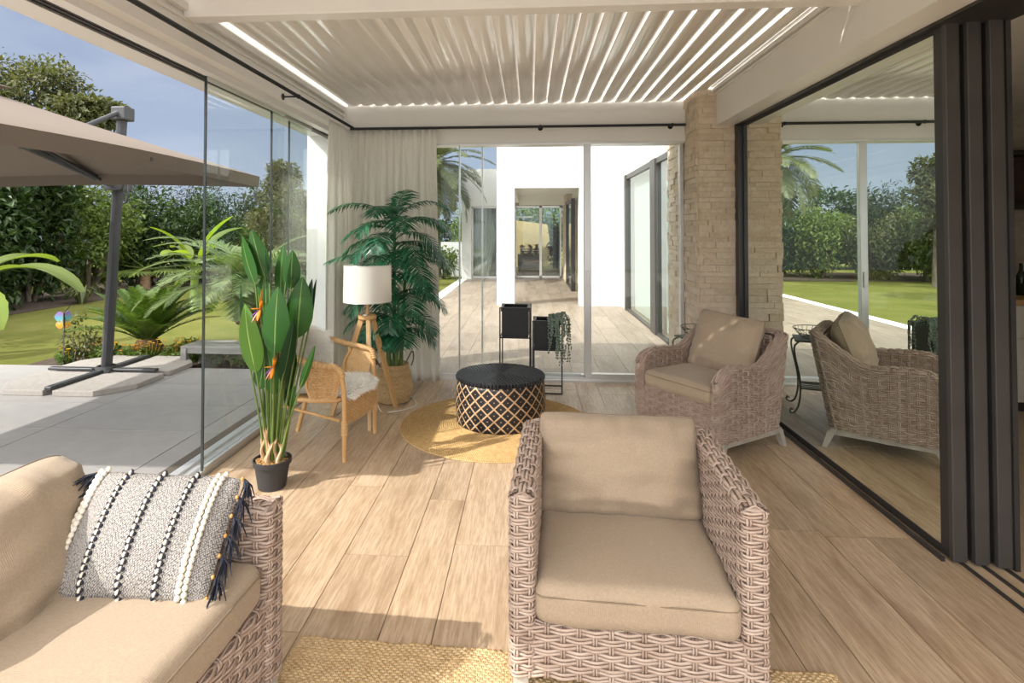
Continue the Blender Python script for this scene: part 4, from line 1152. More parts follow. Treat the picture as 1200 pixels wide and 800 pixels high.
def leaf_cloud(m, c, rad, n, size, r, shell=.55, lumps=14, asp=.45, flat=0.0, lump=.38):
    """n pointed leaves gathered in lumps inside an ellipsoid crown"""
    c = np.asarray(c, float); rad = np.asarray(rad, float)
    d_ = nrm(r.normal(0, 1, (lumps, 3))); lc = d_*(shell+(1-lump*.6-shell)*r.random((lumps, 1)))
    idx = r.integers(0, lumps, n)
    p = (lc[idx]+nrm(r.normal(0, 1, (n, 3)))*lump*(r.random((n, 1))**.45))*rad+c
    outd = nrm(p-c)
    d_ = nrm(outd*.6+r.normal(0, .7, (n, 3))+np.array([0, 0, -.25])); d_[:, 2] *= (1-flat)
    up = nrm(outd*.5+np.array([0, 0, .8])+r.normal(0, .5, (n, 3)))
    s_ = nrm(np.cross(d_, up)); u_ = np.cross(s_, d_); l = size*(.6+.8*r.random((n, 1))); w_ = l*asp*.5
    md = p+d_*l*.45
    V = np.stack([p, md+s_*w_+u_*w_*.35, p+d_*l-u_*l*.12, md-s_*w_+u_*w_*.35], 1).reshape(-1, 3); i = np.arange(n)*4
    m.add(V, [np.stack([i, i+1, i+2], -1), np.stack([i, i+2, i+3], -1)])
    return m

# ------------------------------------------------------------------ bird-of-paradise plant in its black pot
bp_ = empty('bird_of_paradise', (-1.51, 3.235, 0), 0, 'tall artificial bird-of-paradise plant in a black pot by the glass', 'plant')
MB().lathe([(.0, 0), (.074, 0), (.078, .004), (.098, .135), (.100, .137), (.107, .137), (.109, .165), (.103, .167), (.099, .150), (.094, .145), (.0, .145)], n=48).build('pot', M['plastic'], bp_, 35)
m = MB(); blobs(m, [(.09*math.sqrt(random.random())*math.cos(a), .09*math.sqrt(random.random())*math.sin(a), .15+.008*random.random()) for a in np.random.default_rng(1).random(160)*6.28], .009, (1.2, 1, .7), 5)
m.build('coir', M['coir'], bp_, True)['kind'] = 'stuff'
U0 = .00206
def big_leaf(tip, base, halfw, depth, face, mat, stem_to=None, fold=.18, curve=.02, label=None):
    """tip / base given as (x, z) in steps of 2 mm from the pot centre; depth in metres (y); face = turn of the blade about its length"""
    T = np.array([(tip[0]-200)*U0, depth+curve, .15+(690-tip[1])*U0]); B = np.array([(base[0]-200)*U0, depth, .15+(690-base[1])*U0])
    n, k = 22, 9; t = np.linspace(0, 1, n); ax = T-B; L = np.linalg.norm(ax); a = ax/L
    s_ = nrm(np.cross(a, [0, 1., 0])); f = np.cross(s_, a)
    s2 = s_*math.cos(face)+f*math.sin(face); f2 = np.cross(s2, a)
    wid = (1.0 if mat == 'bopdark' else 1.26)*halfw*U0*(np.sin(PI*np.clip(t, 0, 1)**.80)**.72)*(1-.16*t); wid[0] = .004; wid[-1] = .0008
    u = np.linspace(-1, 1, k)
    mid = B+ax*t[:, None]-f2*(.05*L*np.sin(PI*t))[:, None]*(.5 if face == 0 else .8)
    P = mid[:, None, :]+u[None, :, None]*wid[:, None, None]*s2+(np.abs(u)[None, :]**1.4*wid[:, None]*fold)[..., None]*f2
    m = MB(); m.grid(P); m.grid((P-f2*.0012)[::-1])
    o = m.build('leaf', M[mat], bp_, True)
    uu = np.tile(np.broadcast_to(u, (n, k)).ravel(), 2); vv = np.concatenate([np.broadcast_to(t[:, None], (n, k)).ravel(), np.broadcast_to(t[::-1, None], (n, k)).ravel()])
    rnd_attr(o, uu, 'POINT', 'lu'); rnd_attr(o, vv, 'POINT', 'lv')
    fx = (200-stem_to if stem_to is not None else 0)
    foot = np.array([np.clip(B[0]*.28, -.055, .055), np.clip(depth*.3, -.05, .05), .15])
    p = spline([foot, foot*.6+B*.4+np.array([0, 0, .04]), B-a*.02, B+ax*.3-f2*.012*.5], 20)
    MB().tube(p, np.linspace(.0068, .0035, 20), 7).build('leaf_stalk', M['stem'], o, True)
    return o
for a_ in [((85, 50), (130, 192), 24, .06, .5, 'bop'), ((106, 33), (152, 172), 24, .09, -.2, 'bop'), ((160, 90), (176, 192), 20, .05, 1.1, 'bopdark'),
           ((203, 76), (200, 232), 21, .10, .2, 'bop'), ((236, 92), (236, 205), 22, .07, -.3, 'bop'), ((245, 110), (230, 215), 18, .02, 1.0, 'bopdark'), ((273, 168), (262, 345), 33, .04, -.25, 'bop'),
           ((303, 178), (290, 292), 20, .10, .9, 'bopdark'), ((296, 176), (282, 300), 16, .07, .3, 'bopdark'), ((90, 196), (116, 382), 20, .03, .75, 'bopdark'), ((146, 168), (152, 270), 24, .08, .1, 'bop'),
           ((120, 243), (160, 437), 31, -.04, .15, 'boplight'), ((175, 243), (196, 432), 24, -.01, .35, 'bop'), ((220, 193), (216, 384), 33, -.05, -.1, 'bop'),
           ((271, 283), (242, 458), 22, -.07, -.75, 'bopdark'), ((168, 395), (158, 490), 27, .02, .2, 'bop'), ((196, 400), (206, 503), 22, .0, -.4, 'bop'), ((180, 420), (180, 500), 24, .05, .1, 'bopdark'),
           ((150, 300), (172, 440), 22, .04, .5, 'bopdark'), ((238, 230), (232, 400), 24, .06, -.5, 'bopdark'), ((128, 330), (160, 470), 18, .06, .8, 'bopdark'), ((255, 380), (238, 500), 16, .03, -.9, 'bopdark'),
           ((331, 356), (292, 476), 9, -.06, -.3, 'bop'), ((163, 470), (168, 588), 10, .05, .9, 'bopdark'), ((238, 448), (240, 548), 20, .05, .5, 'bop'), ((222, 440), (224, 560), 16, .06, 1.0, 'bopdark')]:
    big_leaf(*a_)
def bop_flower(x, z, d_, up, sc__=1.0):
    e = MB(); B = np.array([(x-200)*U0, d_, .15+(690-z)*U0])
    foot = np.array([B[0]*.2, d_*.3, .15]); st = MB(); st.tube(spline([foot, foot*.5+B*.5+np.array([.004, 0, .02]), B], 16), np.linspace(.006, .0045, 16), 7)
    o = st.build('flower_stem', M['stem'], bp_, True)
    def petal(mat, dr, L, w_, nm):
        dr = np.asarray(dr, float); dr /= np.linalg.norm(dr); q = MB(); t = np.linspace(0, 1, 7); p = B+dr*L*t[:, None]+np.array([0, 0, -1.])*(.12*L*t**2)[:, None]
        q.tube(p, np.maximum(w_*np.sin(PI*np.clip(t*.9+.08, 0, 1)), .0008), 6, flat=.3); q.build(nm, M[mat], o, True)
    petal('orange', (.15, -.2, 1), .115*up, .010, 'petal'); petal('orange', (.3, -.3, .8), .07*sc__, .011, 'petal'); petal('orange', (-.75, -.5, .15), .06*sc__, .010, 'petal')
    petal('red', (-.2, -.5, -.9), .075*sc__, .011, 'petal'); petal('orange', (.1, -.6, -.6), .08*sc__, .012, 'petal'); petal('purple', (-.7, -.5, -.6), .07*sc__, .008, 'petal'); petal('yellow', (.05, -.3, .9), .09*up, .007, 'petal')
    petal('red', (.25, -.6, .2), .05*sc__, .012, 'petal'); petal('pink', (-.35, -.6, -.75), .085*sc__, .007, 'petal')
bop_flower(166, 258, -.02, 1.25, 1.0); bop_flower(224, 412, -.10, .75, .9)
for k, (x, h_, l_) in enumerate([(-.012, .21, 0), (.028, .14, .1), (-.05, .13, -.1), (.0, .12, .25), (.055, .11, .1), (-.03, .10, .0)]):
    m = MB(); y = -.045+.02*(k % 3); t = np.linspace(0, 1, 9)
    p = np.c_[x+.03*l_*t+.006*np.sin(t*6+k), np.full(9, y)+.012*np.sin(t*4+k), .148+h_*t]
    m.tube(p, np.maximum(.017*(1-t)**.6+.004, .003), 7, flat=.6)
    for s_ in (-1, 1): m.tube(p[-4:]+np.linspace(0, 1, 4)[:, None]*np.array([s_*.016, -.008, .012]), [.006, .005, .004, .001], 5)
    m.build('dry_sheath', M['dry'], bp_, True)

# ------------------------------------------------------------------ areca palm in a seagrass basket
ar = empty('areca_palm', (-1.20, 4.93, 0), 0, 'tall artificial palm in a belly basket before the ivory curtain, behind the lamp', 'plant')
m = MB()
def SB(u, v):
    z = .005+.325*v; r_ = .128+.034*np.sin(np.clip(v*1.15, 0, 1)*PI)-.012*np.exp(-((v-.52)/.07)**2)-.004*v
    return np.c_[r_*np.cos(u*2*PI), r_*np.sin(u*2*PI), z]
weave(m, SB, 44, 24, closed=True, sw=.26, amp=.003, thick=.0042, strands=1, stake_w=.003, flip=1)
m.lathe([(.0, .26), (.135, .26)], n=24)
bk = m.build('basket', M['seagrass'], ar, True)
for s_ in (-1, 1):
    MB().tube(spline([(s_*.09, .10*s_-.02, .32), (s_*.13, .11*s_-.03, .40), (s_*.16, .06*s_-.02, .425), (s_*.17, .02, .37), (s_*.155, .0, .31)], 20), .006, 6).build('handle', noisy('leather_handle', (.10, .055, .035), (.15, .09, .06), 20, .6, .1, .002), bk, True)
stems = [(.0, 0, 1.62), (.05, .04, 1.35), (-.055, .02, 1.18), (.03, -.05, .95), (-.02, -.06, .75)]
for x, y, h_ in stems:
    t = np.linspace(0, 1, 14); p = np.c_[x+x*.9*t, y+y*.5*t, .26+(h_-.26)*t]
    m = MB(); m.tube(p, np.linspace(.016, .011, 14)*(1+.12*(np.arange(14) % 2)), 8); m.build('trunk', M['stem'], ar, True)
r = random.Random(21)
fr_spec = []
for k, (az, z, L, e0, e1) in enumerate([
    (182, 1.58, .66, 50, -40), (200, 1.50, .50, 30, -60), (5, 1.58, .62, 62, -52), (-18, 1.52, .66, 42, -68), (75, 1.60, .42, 75, 12), (262, 1.58, .44, 66, -60), (300, 1.52, .46, 58, -72), (230, 1.50, .44, 52, -76), (120, 1.55, .45, 62, -20), (30, 1.50, .52, 50, -55), (330, 1.42, .55, 38, -74),
    (185, 1.22, .62, 26, -30), (352, 1.25, .68, 35, -75), (320, 1.20, .56, 34, -78), (250, 1.22, .48, 45, -80), (210, 1.15, .52, 30, -74), (20, 1.18, .58, 38, -64), (282, 1.24, .44, 60, -84),
    (190, .86, .52, 40, -70), (350, .92, .58, 38, -76), (310, .90, .50, 42, -80), (270, .92, .46, 55, -84), (225, .88, .50, 42, -78), (30, .86, .50, 48, -70), (205, .98, .45, 50, -60), (340, 1.02, .44, 52, -70),
    (345, .56, .46, 52, -78), (300, .58, .42, 60, -84), (255, .58, .42, 58, -84), (215, .56, .44, 54, -80), (15, .60, .44, 58, -74), (280, .50, .36, 66, -70), (265, 1.40, .50, 48, -78), (235, 1.34, .50, 40, -76), (310, 1.34, .52, 40, -80), (345, 1.36, .56, 30, -72), (195, 1.38, .5, 30, -60), (275, 1.08, .46, 48, -82), (240, 1.04, .5, 38, -78), (325, 1.08, .54, 34, -80), (275, .76, .46, 46, -84), (200, .72, .5, 36, -70), (335, .74, .52, 36, -78), (240, .70, .46, 44, -82)]):
    m = MB(); a = math.radians(az+r.uniform(-6, 6))
    frond(m, (.012*math.cos(a), .012*math.sin(a), z), a, L, math.radians(e0), math.radians(e1), 25, .21, .0175, 14, .55, .0055, .75, .14, r)
    m.build('frond', M['areca'], ar)

# ================================================================== CURTAINS AND RODS
def curtain(name, p0, p1, ztop, zbot, npleat, amp, label, group, bottom_spread=1.1, seed=0):
    p0, p1 = np.array(p0, float), np.array(p1, float); ax = (p1-p0); L = np.linalg.norm(ax); ax /= L; nm = np.array([-ax[1], ax[0]])
    nu, nv = npleat*14, 26; u = np.linspace(0, 1, nu+1); v = np.linspace(0, 1, nv+1); r = np.random.default_rng(seed); ph = np.cumsum(r.uniform(.75, 1.25, npleat+2))
    phase = np.interp(u*npleat, np.arange(npleat+2), ph-ph[0])*2*PI
    P = np.zeros((nu+1, nv+1, 3))
    for j, t in enumerate(v):
        a = amp*(.45+.65*min(t*3, 1)); w_ = np.sin(phase+.5*np.sin(t*2+phase*.13))+.25*np.sin(phase*2.3+t*3)
        # pinched heading: pleats gather into narrow fins
        pin = max(0, 1-t*9); w_ = w_*(1-pin)+pin*np.sign(np.sin(phase))*np.abs(np.sin(phase))**.4*.8
        off = a*w_; s_ = (u-.5)*L*(1+(bottom_spread-1)*t)+.5*L
        P[:, j, 0] = p0[0]+ax[0]*s_+nm[0]*off; P[:, j, 1] = p0[1]+ax[1]*s_+nm[1]*off; P[:, j, 2] = ztop+(zbot-ztop)*t
    m = MB(); m.grid(P); o = m.build(name, M['curtain'], None, True)
    so_ = o.modifiers.new('thickness', 'SOLIDIFY'); so_.thickness = .0016; so_.offset = 0
    return tag(o, label, 'curtain', group)
curtain('curtain', (-1.83, 5.535), (-.93, 5.535), 2.505, .012, 12, .032, 'ivory curtain bunched in the back corner behind the tall palm', 'ivory curtains on black rods', 1.10, 3)
curtain('curtain', (-1.80, 4.95), (-1.80, 5.50), 2.50, .012, 8, .032, 'ivory curtain drawn back at the end of the left glazing', 'ivory curtains on black rods', 1.04, 4)
def rod(a, b_, brackets, label):
    a, b_ = np.array(a, float), np.array(b_, float); e = empty('curtain_rod', tuple((a+b_)/2), 0, label, 'curtain rod', 'black curtain rods'); c = (a+b_)/2
    MB().tube([a-c, b_-c], .0135, 12).build('pole', M['black'], e, True)
    for p_, wall in brackets:
        p_ = np.array(p_, float)-c; w_ = np.array(wall, float)-c; d_ = (w_-p_)/np.linalg.norm(w_-p_)
        m = MB(); m.tube([p_, w_], .007, 8); m.tube([w_-d_*.004, w_], .026, 14)
        blobs(m, [p_], .019, (1, 1, 1), 10); m.build('bracket', M['black'], e, True)
rod((-1.765, -.2, 2.525), (-1.765, 5.52, 2.525), [((-1.765, y, 2.525), (-1.89, y, 2.525)) for y in (1.2, 4.18)], 'long black curtain rod along the left beam above the sliding glass')
rod((-1.80, 5.53, 2.52), (1.50, 5.53, 2.52), [((x, 5.53, 2.52), (x, 5.62, 2.52)) for x in (.105, 1.375)], 'black curtain rod across the back above the glazing')

# ================================================================== CANTILEVER PARASOL
ub = empty('cantilever_parasol', (-4.40, 5.60, -.012), 0, 'large sand-coloured cantilever parasol on the grey tile terrace', 'parasol')
# everything below in coordinates relative to the mast foot; the canopy hangs towards the camera
cx, cy = .18, -1.82      # canopy centre
hw, hd, ze, za = 1.60, 1.52, 2.035, 2.62
m = MB(); NU = 14
def canopy_pt(s_, t):   # s_: 0..1 around the rim, t: 0 centre .. 1 rim
    return None
rim = []; 
for k in range(4):
    a = [(-1, -1), (1, -1), (1, 1), (-1, 1)][k]; b_ = [(1, -1), (1, 1), (-1, 1), (-1, -1)][k]
    for i in range(12):
        q = i/12; sagz = -.035*math.sin(PI*q)*0
        inn = .035*math.sin(PI*q)
        x = a[0]*(1-q)+b_[0]*q; y = a[1]*(1-q)+b_[1]*q
        rim.append((x*(hw-inn*(abs(x) > .999)), y*(hd-inn*(abs(y) > .999)), ze+.03*math.sin(PI*q)))
rim = np.array(rim); T = np.linspace(.06, 1, 12)
P = np.stack([np.c_[rim[:, :2]*t, za+(rim[:, 2]-za)*t-.015*np.sin(PI*t)*np.ones(len(rim))] for t in T])
P += np.array([cx, cy, 0]); m.grid(P, cv=True)
m.grid(P[::-1]-np.array([0, 0, .004]), cv=True)
can = m.build('canopy', M['canvas'], ub, 40)
m = MB(); V0 = P[-1]; V1 = V0-np.array([0, 0, .105])+(np.array([cx, cy, 0])-V0*np.array([1, 1, 0]))*.004
m.grid(np.stack([V0, V1]), cv=True); m.grid(np.stack([V1, V0])+np.array([0, 0, 0])-.002*nrm(np.stack([V1, V0])-np.array([cx, cy, 2])), cv=True); m.build('valance', M['canvas'], can, 40)
m = MB(); vr = rim*np.array([.17, .17, 0]); m.grid(np.stack([vr+np.array([cx, cy, za-.02]), vr*.1+np.array([cx, cy, za+.06])]), cv=True); m.build('vent', M['canvas'], can)
hub = np.array([cx, cy, za-.16])
m = MB(); m.tube([hub-np.array([0, 0, .10]), hub+np.array([0, 0, .2])], .045, 12); m.build('hub', M['umbpole'], ub, True)
for k in range(8):
    tgt = np.array([[1, 1], [0, 1], [-1, 1], [-1, 0], [-1, -1], [0, -1], [1, -1], [1, 0]][k])*np.array([hw*.98, hd*.98])
    tip = np.array([tgt[0]+cx, tgt[1]+cy, ze-.012]); top = np.array([cx, cy, za-.09]); m = MB()
    pth = np.array([top+(tip-top)*t+np.array([0, 0, -.015*math.sin(PI*t)-.014]) for t in np.linspace(0, 1, 10)])
    m.tube(pth, .011, 6, flat=1.4); rb = m.build('rib', M['umbpole'], ub, True)
    m = MB(); m.tube([hub-np.array([0, 0, .07]), pth[5]-np.array([0, 0, .012])], .008, 6); m.build('strut', M['umbpole'], rb, True)
tops = np.array([.14, -.0, 2.76])
m = MB(); m.tube([(0, 0, .05), (.07, 0, 1.4), tuple(tops)], [.062, .060, .058], 12, flat=.75); m.build('mast', M['umbpole'], ub, 30)
m = MB(); m.rbox((.07, -.085, 2.66), (.225, .075, 2.80), .015); m.build('mast_head', M['umbpole'], ub)
m = MB(); m.tube([(.14, -.06, 2.735), (cx*.95, -.92, 2.30)], .018, 8, flat=1.5); m.build('top_strut', M['umbpole'], ub, True)
m = MB(); m.tube([(.11, -.06, 1.98), (cx, cy+.02, za-.24)], .030, 8, flat=1.3)
arm_ = m.build('arm', M['umbpole'], ub, True)
q0 = np.array([.11, -.06, 2.02]); q1 = np.array([cx, cy+.02, za-.24]); q = q0+(q1-q0)*.62
m = MB(); m.tube([q-(q1-q0)*.06, q+(q1-q0)*.06], .042, 8, flat=1.2); m.tube([q+np.array([-.05, 0, -.02]), q+np.array([.05, 0, -.02])], .03, 10); m.build('arm_joint', M['umbpole'], arm_)
m = MB(); m.rbox((.02, -.11, 1.93), (.20, .09, 2.08), .012); m.build('clamp', M['umbpole'], ub)
m = MB(); m.tube(spline([(.19, -.05, 2.05), (.255, -.06, 2.03), (.265, -.07, 1.92), (.255, -.07, 1.82), (.215, -.06, 1.80), (.21, -.055, 1.90), (.20, -.05, 1.99)], 24), .011, 7); m.build('grip', M['umbpole'], ub, True)
m = MB(); m.lathe([(0, .02), (.16, .02), (.16, .045), (.10, .06), (.09, .11), (.075, .11)], n=24)
for k in range(6): m.tube([(.125*math.cos(k*1.047+.3), .125*math.sin(k*1.047+.3), .04), (.125*math.cos(k*1.047+.3), .125*math.sin(k*1.047+.3), .085)], .016, 6)
m.build('foot_flange', M['umbpole'], ub, 35)
for k, (a, b_) in enumerate([((-.62, -.035), (.55, .035)), ((-.035, -.72), (.035, .62))]):
    m = MB(); m.rbox((a[0], a[1], .055), (b_[0], b_[1], .085), .008); m.build('cross_bar', M['umbpole'], ub)
for sx in (-1, 1):
    for sy in (-1, 1):
        p = [(.045, .045), (.66, .045), (.66, .44), (.44, .72), (.045, .72)]
        m = MB(); m.prism([(sx*x, sy*y) for x, y in (p if sx*sy > 0 else p[::-1])], 0.0, .052)
        o = m.build('base_slab', M['concrete'], ub)
        bv = o.modifiers.new('edge', 'BEVEL'); bv.width = .006; bv.segments = 2

# ================================================================== GARDEN
R_ = np.random.default_rng(31)
def shrub(c, rad, n, size, mat, label, group, asp=.45, name='shrub', lumps=30, stems=5, cat='shrub', sr=.05):
    e = empty(name, (c[0], c[1], -.09), 0, label, cat, group)
    m = MB(); leaf_cloud(m, (0, 0, c[2]), rad, n, size, R_, .35, lumps, asp); m.build('foliage', M[mat], e)
    m = MB()
    for k in range(stems):
        a = k*2*PI/stems+.4; m.tube(spline([(.12*math.cos(a), .12*math.sin(a), 0), (.3*rad[0]*math.cos(a), .3*rad[1]*math.sin(a), c[2]*.6), (.5*rad[0]*math.cos(a), .5*rad[1]*math.sin(a), c[2])], 8), [sr]*4+[sr*.6]*4, 6)
    m.build('stems', M['bark'], e, True)
    return e
G1 = 'shrubs of the garden border beyond the lawn'
for k, (x, y, h_, mat, sz) in enumerate([(-9.6, 7.0, 2.6, 'hedge1', .17), (-10.8, 8.6, 3.0, 'hedge1', .18), (-10.9, 10.2, 3.3, 'hedge1', .20), (-11.2, 11.9, 3.2, 'hedge1', .20), (-11.2, 13.6, 3.1, 'hedge2', .17), (-11.0, 15.4, 3.0, 'hedge1', .18),
                                       (-10.2, 17.0, 3.0, 'hedge1', .15), (-8.7, 18.4, 2.5, 'hedge2', .14), (-7.4, 19.2, 2.5, 'hedge3', .13), (-6.0, 19.9, 2.6, 'hedge2', .14), (-4.7, 20.7, 2.7, 'hedge1', .15), (-2.0, 21.0, 2.6, 'hedge2', .14)]):
    shrub((x, y, h_*.47), (1.25, 1.25, h_*.57), 5200, sz*.9, mat, 'dense leafy shrub in the border along the lawn', G1)
for k, (x, y, h_) in enumerate([(-12.6, 17.5, 3.6), (-11.2, 18.6, 3.7), (-9.8, 19.6, 3.6), (-8.3, 20.4, 3.5), (-13.3, 15.8, 3.4)]):
    shrub((x, y, h_*.5), (1.2, 1.0, h_*.55), 3400, .16, 'conifer', 'dark conifer in the clipped-looking row beyond the border shrubs', 'conifers behind the border', .22, 'conifer_tree', 30, 3, 'tree')
def tree(c, trunk_top, crowns, n, size, mat, label, name='garden_tree'):
    e = empty(name, (c[0], c[1], -.09), 0, label, 'tree')
    m = MB(); tt_ = np.array(trunk_top, float); m.tube(spline([(0, 0, 0), tuple(tt_*np.array([.3, .3, .5])), tuple(tt_)], 12), np.linspace(.17, .11, 12), 9)
    for cc, rad in crowns:
        cc = np.array(cc, float); m.tube(spline([tuple(tt_*np.array([.8, .8, .8])), tuple((tt_+cc)/2+np.array([0, 0, -.15])), tuple(cc)], 10), np.linspace(.09, .03, 10), 7)
        for k in range(4):
            d_ = nrm(R_.normal(0, 1, 3)); m.tube([cc-(cc-tt_)*.2, cc+d_*np.array(rad)*.7], [.03, .01], 5)
    m.build('trunk', M['bark'], e, True)
    m = MB()
    for cc, rad in crowns: leaf_cloud(m, cc, rad, n, size, R_, .3, 20, .5, 0, .40)
    m.build('crown', M[mat], e)
tree((-11.3, 11.2), (.3, .3, 3.4), [((-.8, 0, 4.8), (1.2, 1.2, 1.1)), ((.6, .4, 4.75), (1.2, 1.1, .85)), ((1.5, .3, 4.0), (1.0, 1.0, .55)), ((-.2, -.6, 4.0), (1.4, 1.2, .6)), ((1.9, .5, 4.25), (.6, .6, .35))], 2600, .115, 'hedge3', 'tall loose tree with grey branches rising above the parasol canopy')
tree((-7.6, 16.6), (0, 0, 1.8), [((0, 0, 2.5), (.8, .8, .95)), ((.1, 0, 3.2), (.5, .5, .6)), ((-.3, .2, 1.6), (.9, .9, .8))], 2200, .12, 'hedge3', 'olive-brown magnolia-like tree seen through the left glass panes')
tree((-14.5, 9.0), (.2, .1, 3.0), [((0, 0, 4.2), (1.6, 1.6, 1.2)), ((1.2, .5, 3.6), (1.3, 1.3, .9))], 2400, .13, 'hedge2', 'broad tree standing behind the border at the far left')

# fan palm in the border
e = empty('fan_palm', (-10.4, 14.6, -.09), 0, 'dull fan palm at the edge of the border beside the mast of the parasol', 'palm')
r = random.Random(44)
m = MB(); m.tube([(0, 0, 0), (0, 0, .55)], .13, 9); m.build('trunk', M['palmbark'], e, True)
for k in range(12):
    a = k*2*PI/12+r.uniform(-.2, .2); el = r.uniform(-.1, .9); m = MB(); L = .9
    d_ = np.array([math.cos(a)*math.cos(el), math.sin(a)*math.cos(el), math.sin(el)]); c = np.array([0, 0, .55])+d_*L; m.tube([(0, 0, .55), tuple(c)], .016, 5)
    s_ = np.array([-math.sin(a), math.cos(a), 0]); V = []; F = []
    for j in range(18):
        b_ = -1.5+3.0*j/17; dd = nrm(d_*math.cos(b_)+s_*math.sin(b_)); w_ = np.cross(dd, np.cross(d_, s_))*.045; q = c+dd*.62+np.array([0, 0, -.12])
        V += [c, c+dd*.36+w_, q, c+dd*.36-w_]; F.append([4*j, 4*j+1, 4*j+2, 4*j+3])
    m.add(V, [np.array(F)]); m.build('fan_leaf', M['hedge2'], e)
# cycad
cy_ = empty('cycad', (-4.80, 6.80, -.09), 0, 'spreading green cycad on the lawn edge right of the parasol mast', 'cycad')
m = MB(); m.lathe([(.0, 0), (.16, 0), (.18, .12), (.12, .22), (0, .25)], n=16); m.build('stump', M['palmbark'], cy_, True)
r = random.Random(5)
for k in range(44):
    a = k*2.399; el = math.radians(86-50*(k/44)**.8); m = MB()
    frond(m, (.05*math.cos(a), .05*math.sin(a), .2), a, r.uniform(.72, .9), el, el-math.radians(34+r.uniform(0, 14)), 50, .14, .017, 22, .55, .007, .1, .10, r)
    m.build('frond', M['cycad'], cy_)
# small date palm behind the bench
dp = empty('date_palm', (-3.62, 7.05, -.09), 0, 'small date palm with shaggy trunk behind the grey bench', 'palm')
t = np.linspace(0, 1, 26); m = MB(); m.tube(np.c_[.03*np.sin(t*3), 0*t, .82*t], (.075+.075*np.clip((t-.35)/.3, 0, 1))*(1-.22*np.clip((t-.8)/.2, 0, 1))*(1+.10*(np.arange(26) % 2)), 10)
for k in range(90):
    a = k*2.399; z = .40+.42*k/90; rad_ = .13; m.tube([(rad_*math.cos(a), rad_*math.sin(a), z-.03), ((rad_+.035)*math.cos(a), (rad_+.035)*math.sin(a), z+.03), ((rad_+.02)*math.cos(a), (rad_+.02)*math.sin(a), z+.06)], [.022, .016, .004], 4)
m.build('trunk', M['palmbark'], dp, True)
r = random.Random(15)
for k in range(40):
    a = k*2.399+.3; el = math.radians(80-62*(k/40)); m = MB()
    frond(m, (.04*math.cos(a), .04*math.sin(a), .80), a, r.uniform(.95, 1.2)+.35*max(0, -math.cos(a))**2, el, el-math.radians(80+r.uniform(0, 22)), 46, .28, .021, 25, .85, .008, .35, .18, r)
    m.build('frond', M['date'], dp)
# banana plants: one leaf reaching in from the left, one clump behind the date palm
def banana_leaf(e, base, az, L, e0, e1, w_, mat):
    n, k = 18, 5; el = np.linspace(e0, e1, n); p = [np.array(base, float)]
    for i in range(n-1): p.append(p[-1]+L/(n-1)*np.array([math.cos(el[i])*math.cos(az), math.cos(el[i])*math.sin(az), math.sin(el[i])]))
    p = np.array(p); t = np.linspace(0, 1, n); tl_ = np.clip((t-.25)/.75, 0, 1); wd = w_*np.sin(PI*np.clip(tl_*.93+.03, 0, 1))**.6*(tl_ > 0)
    tg = nrm(np.gradient(p, axis=0)); s_ = nrm(np.cross(tg, [0, 0, 1.])); up = np.cross(s_, tg); u = np.linspace(-1, 1, k)
    rip = 1+.05*np.sin(np.arange(n)*2.7)
    P = p[:, None, :]+u[None, :, None]*(wd*rip)[:, None, None]*s_[:, None, :]+(np.abs(u)[None, :]*wd[:, None]*.30)[..., None]*up[:, None, :]
    m = MB(); m.grid(P); m.tube(p, np.linspace(.022, .004, n), 6); m.build('leaf', M[mat], e, True)
bn = empty('banana_plant', (-7.15, 6.7, -.25), 0, 'banana plant whose broad pale leaf reaches in at the left edge', 'plant')
m = MB(); m.tube([(0, 0, 0), (0, 0, 1.1)], [.09, .06], 9); m.build('trunk', M['stem'], bn, True)
for a in ((-.05, 1.75, .65, -.75, .17, 'banana'), (-.5, 1.25, .2, -1.0, .16, 'lime'), (2.4, 1.3, .9, -.6, .17, 'banana'), (-2.2, 1.4, .8, -.6, .17, 'banana'), (1.4, 1.3, .9, -.5, .17, 'banana')):
    banana_leaf(bn, (0, 0, 1.0), a[0], a[1], a[2], a[3], a[4], a[5])
b2 = empty('banana_plant', (-6.6, 10.7, -.09), 0, 'bright lime banana clump rising behind the date palm', 'plant')
m = MB(); m.tube([(0, 0, 0), (0, 0, .9)], [.10, .06], 9); m.build('trunk', M['stem'], b2, True)
for a in ((.3, 1.3, 1.35, .6, .15, 'lime'), (-.4, 1.1, 1.1, -.2, .15, 'lime'), (1.1, 1.4, 1.2, .1, .15, 'banana'), (2.6, 1.1, 1.1, -.3, .15, 'banana'), (-1.6, 1.1, 1.0, -.4, .15, 'lime'), (-2.4, 1.2, 1.3, .3, .13, 'lime')):
    banana_leaf(b2, (0, 0, .8), *a)
# feathery palm at the corner of the villa's far wing
pt = empty('garden_palm', (-2.95, 16.2, -.09), 0, 'tall feather palm beside the low white villa wing', 'palm')
t = np.linspace(0, 1, 20); m = MB(); m.tube(np.c_[.1*t, 0*t, 3.4*t], .19*(1+.07*(np.arange(20) % 2)), 10); m.build('trunk', M['palmbark'], pt, True)
r = random.Random(25)
for k in range(46):
    a = k*2.399; el = math.radians(85-120*(k/46)); m = MB()
    frond(m, (.1, 0, 3.5), a, r.uniform(1.7, 2.1), el, el-math.radians(60+r.uniform(0, 20)), 48, .40, .034, 20, .8, .016, .4, .14, r)
    m.build('frond', M['palmdull'], pt)
shrub((-2.85, 18.45, .55), (.6, .6, .6), 1200, .12, 'hedge2', 'rounded green shrub by the low white garden wall', 'shrubs by the villa')
struct('wall_garden', boxes(((-3.1, 19.5, -.1), (-2.2, 19.62, 1.1))), M['whitewall'])
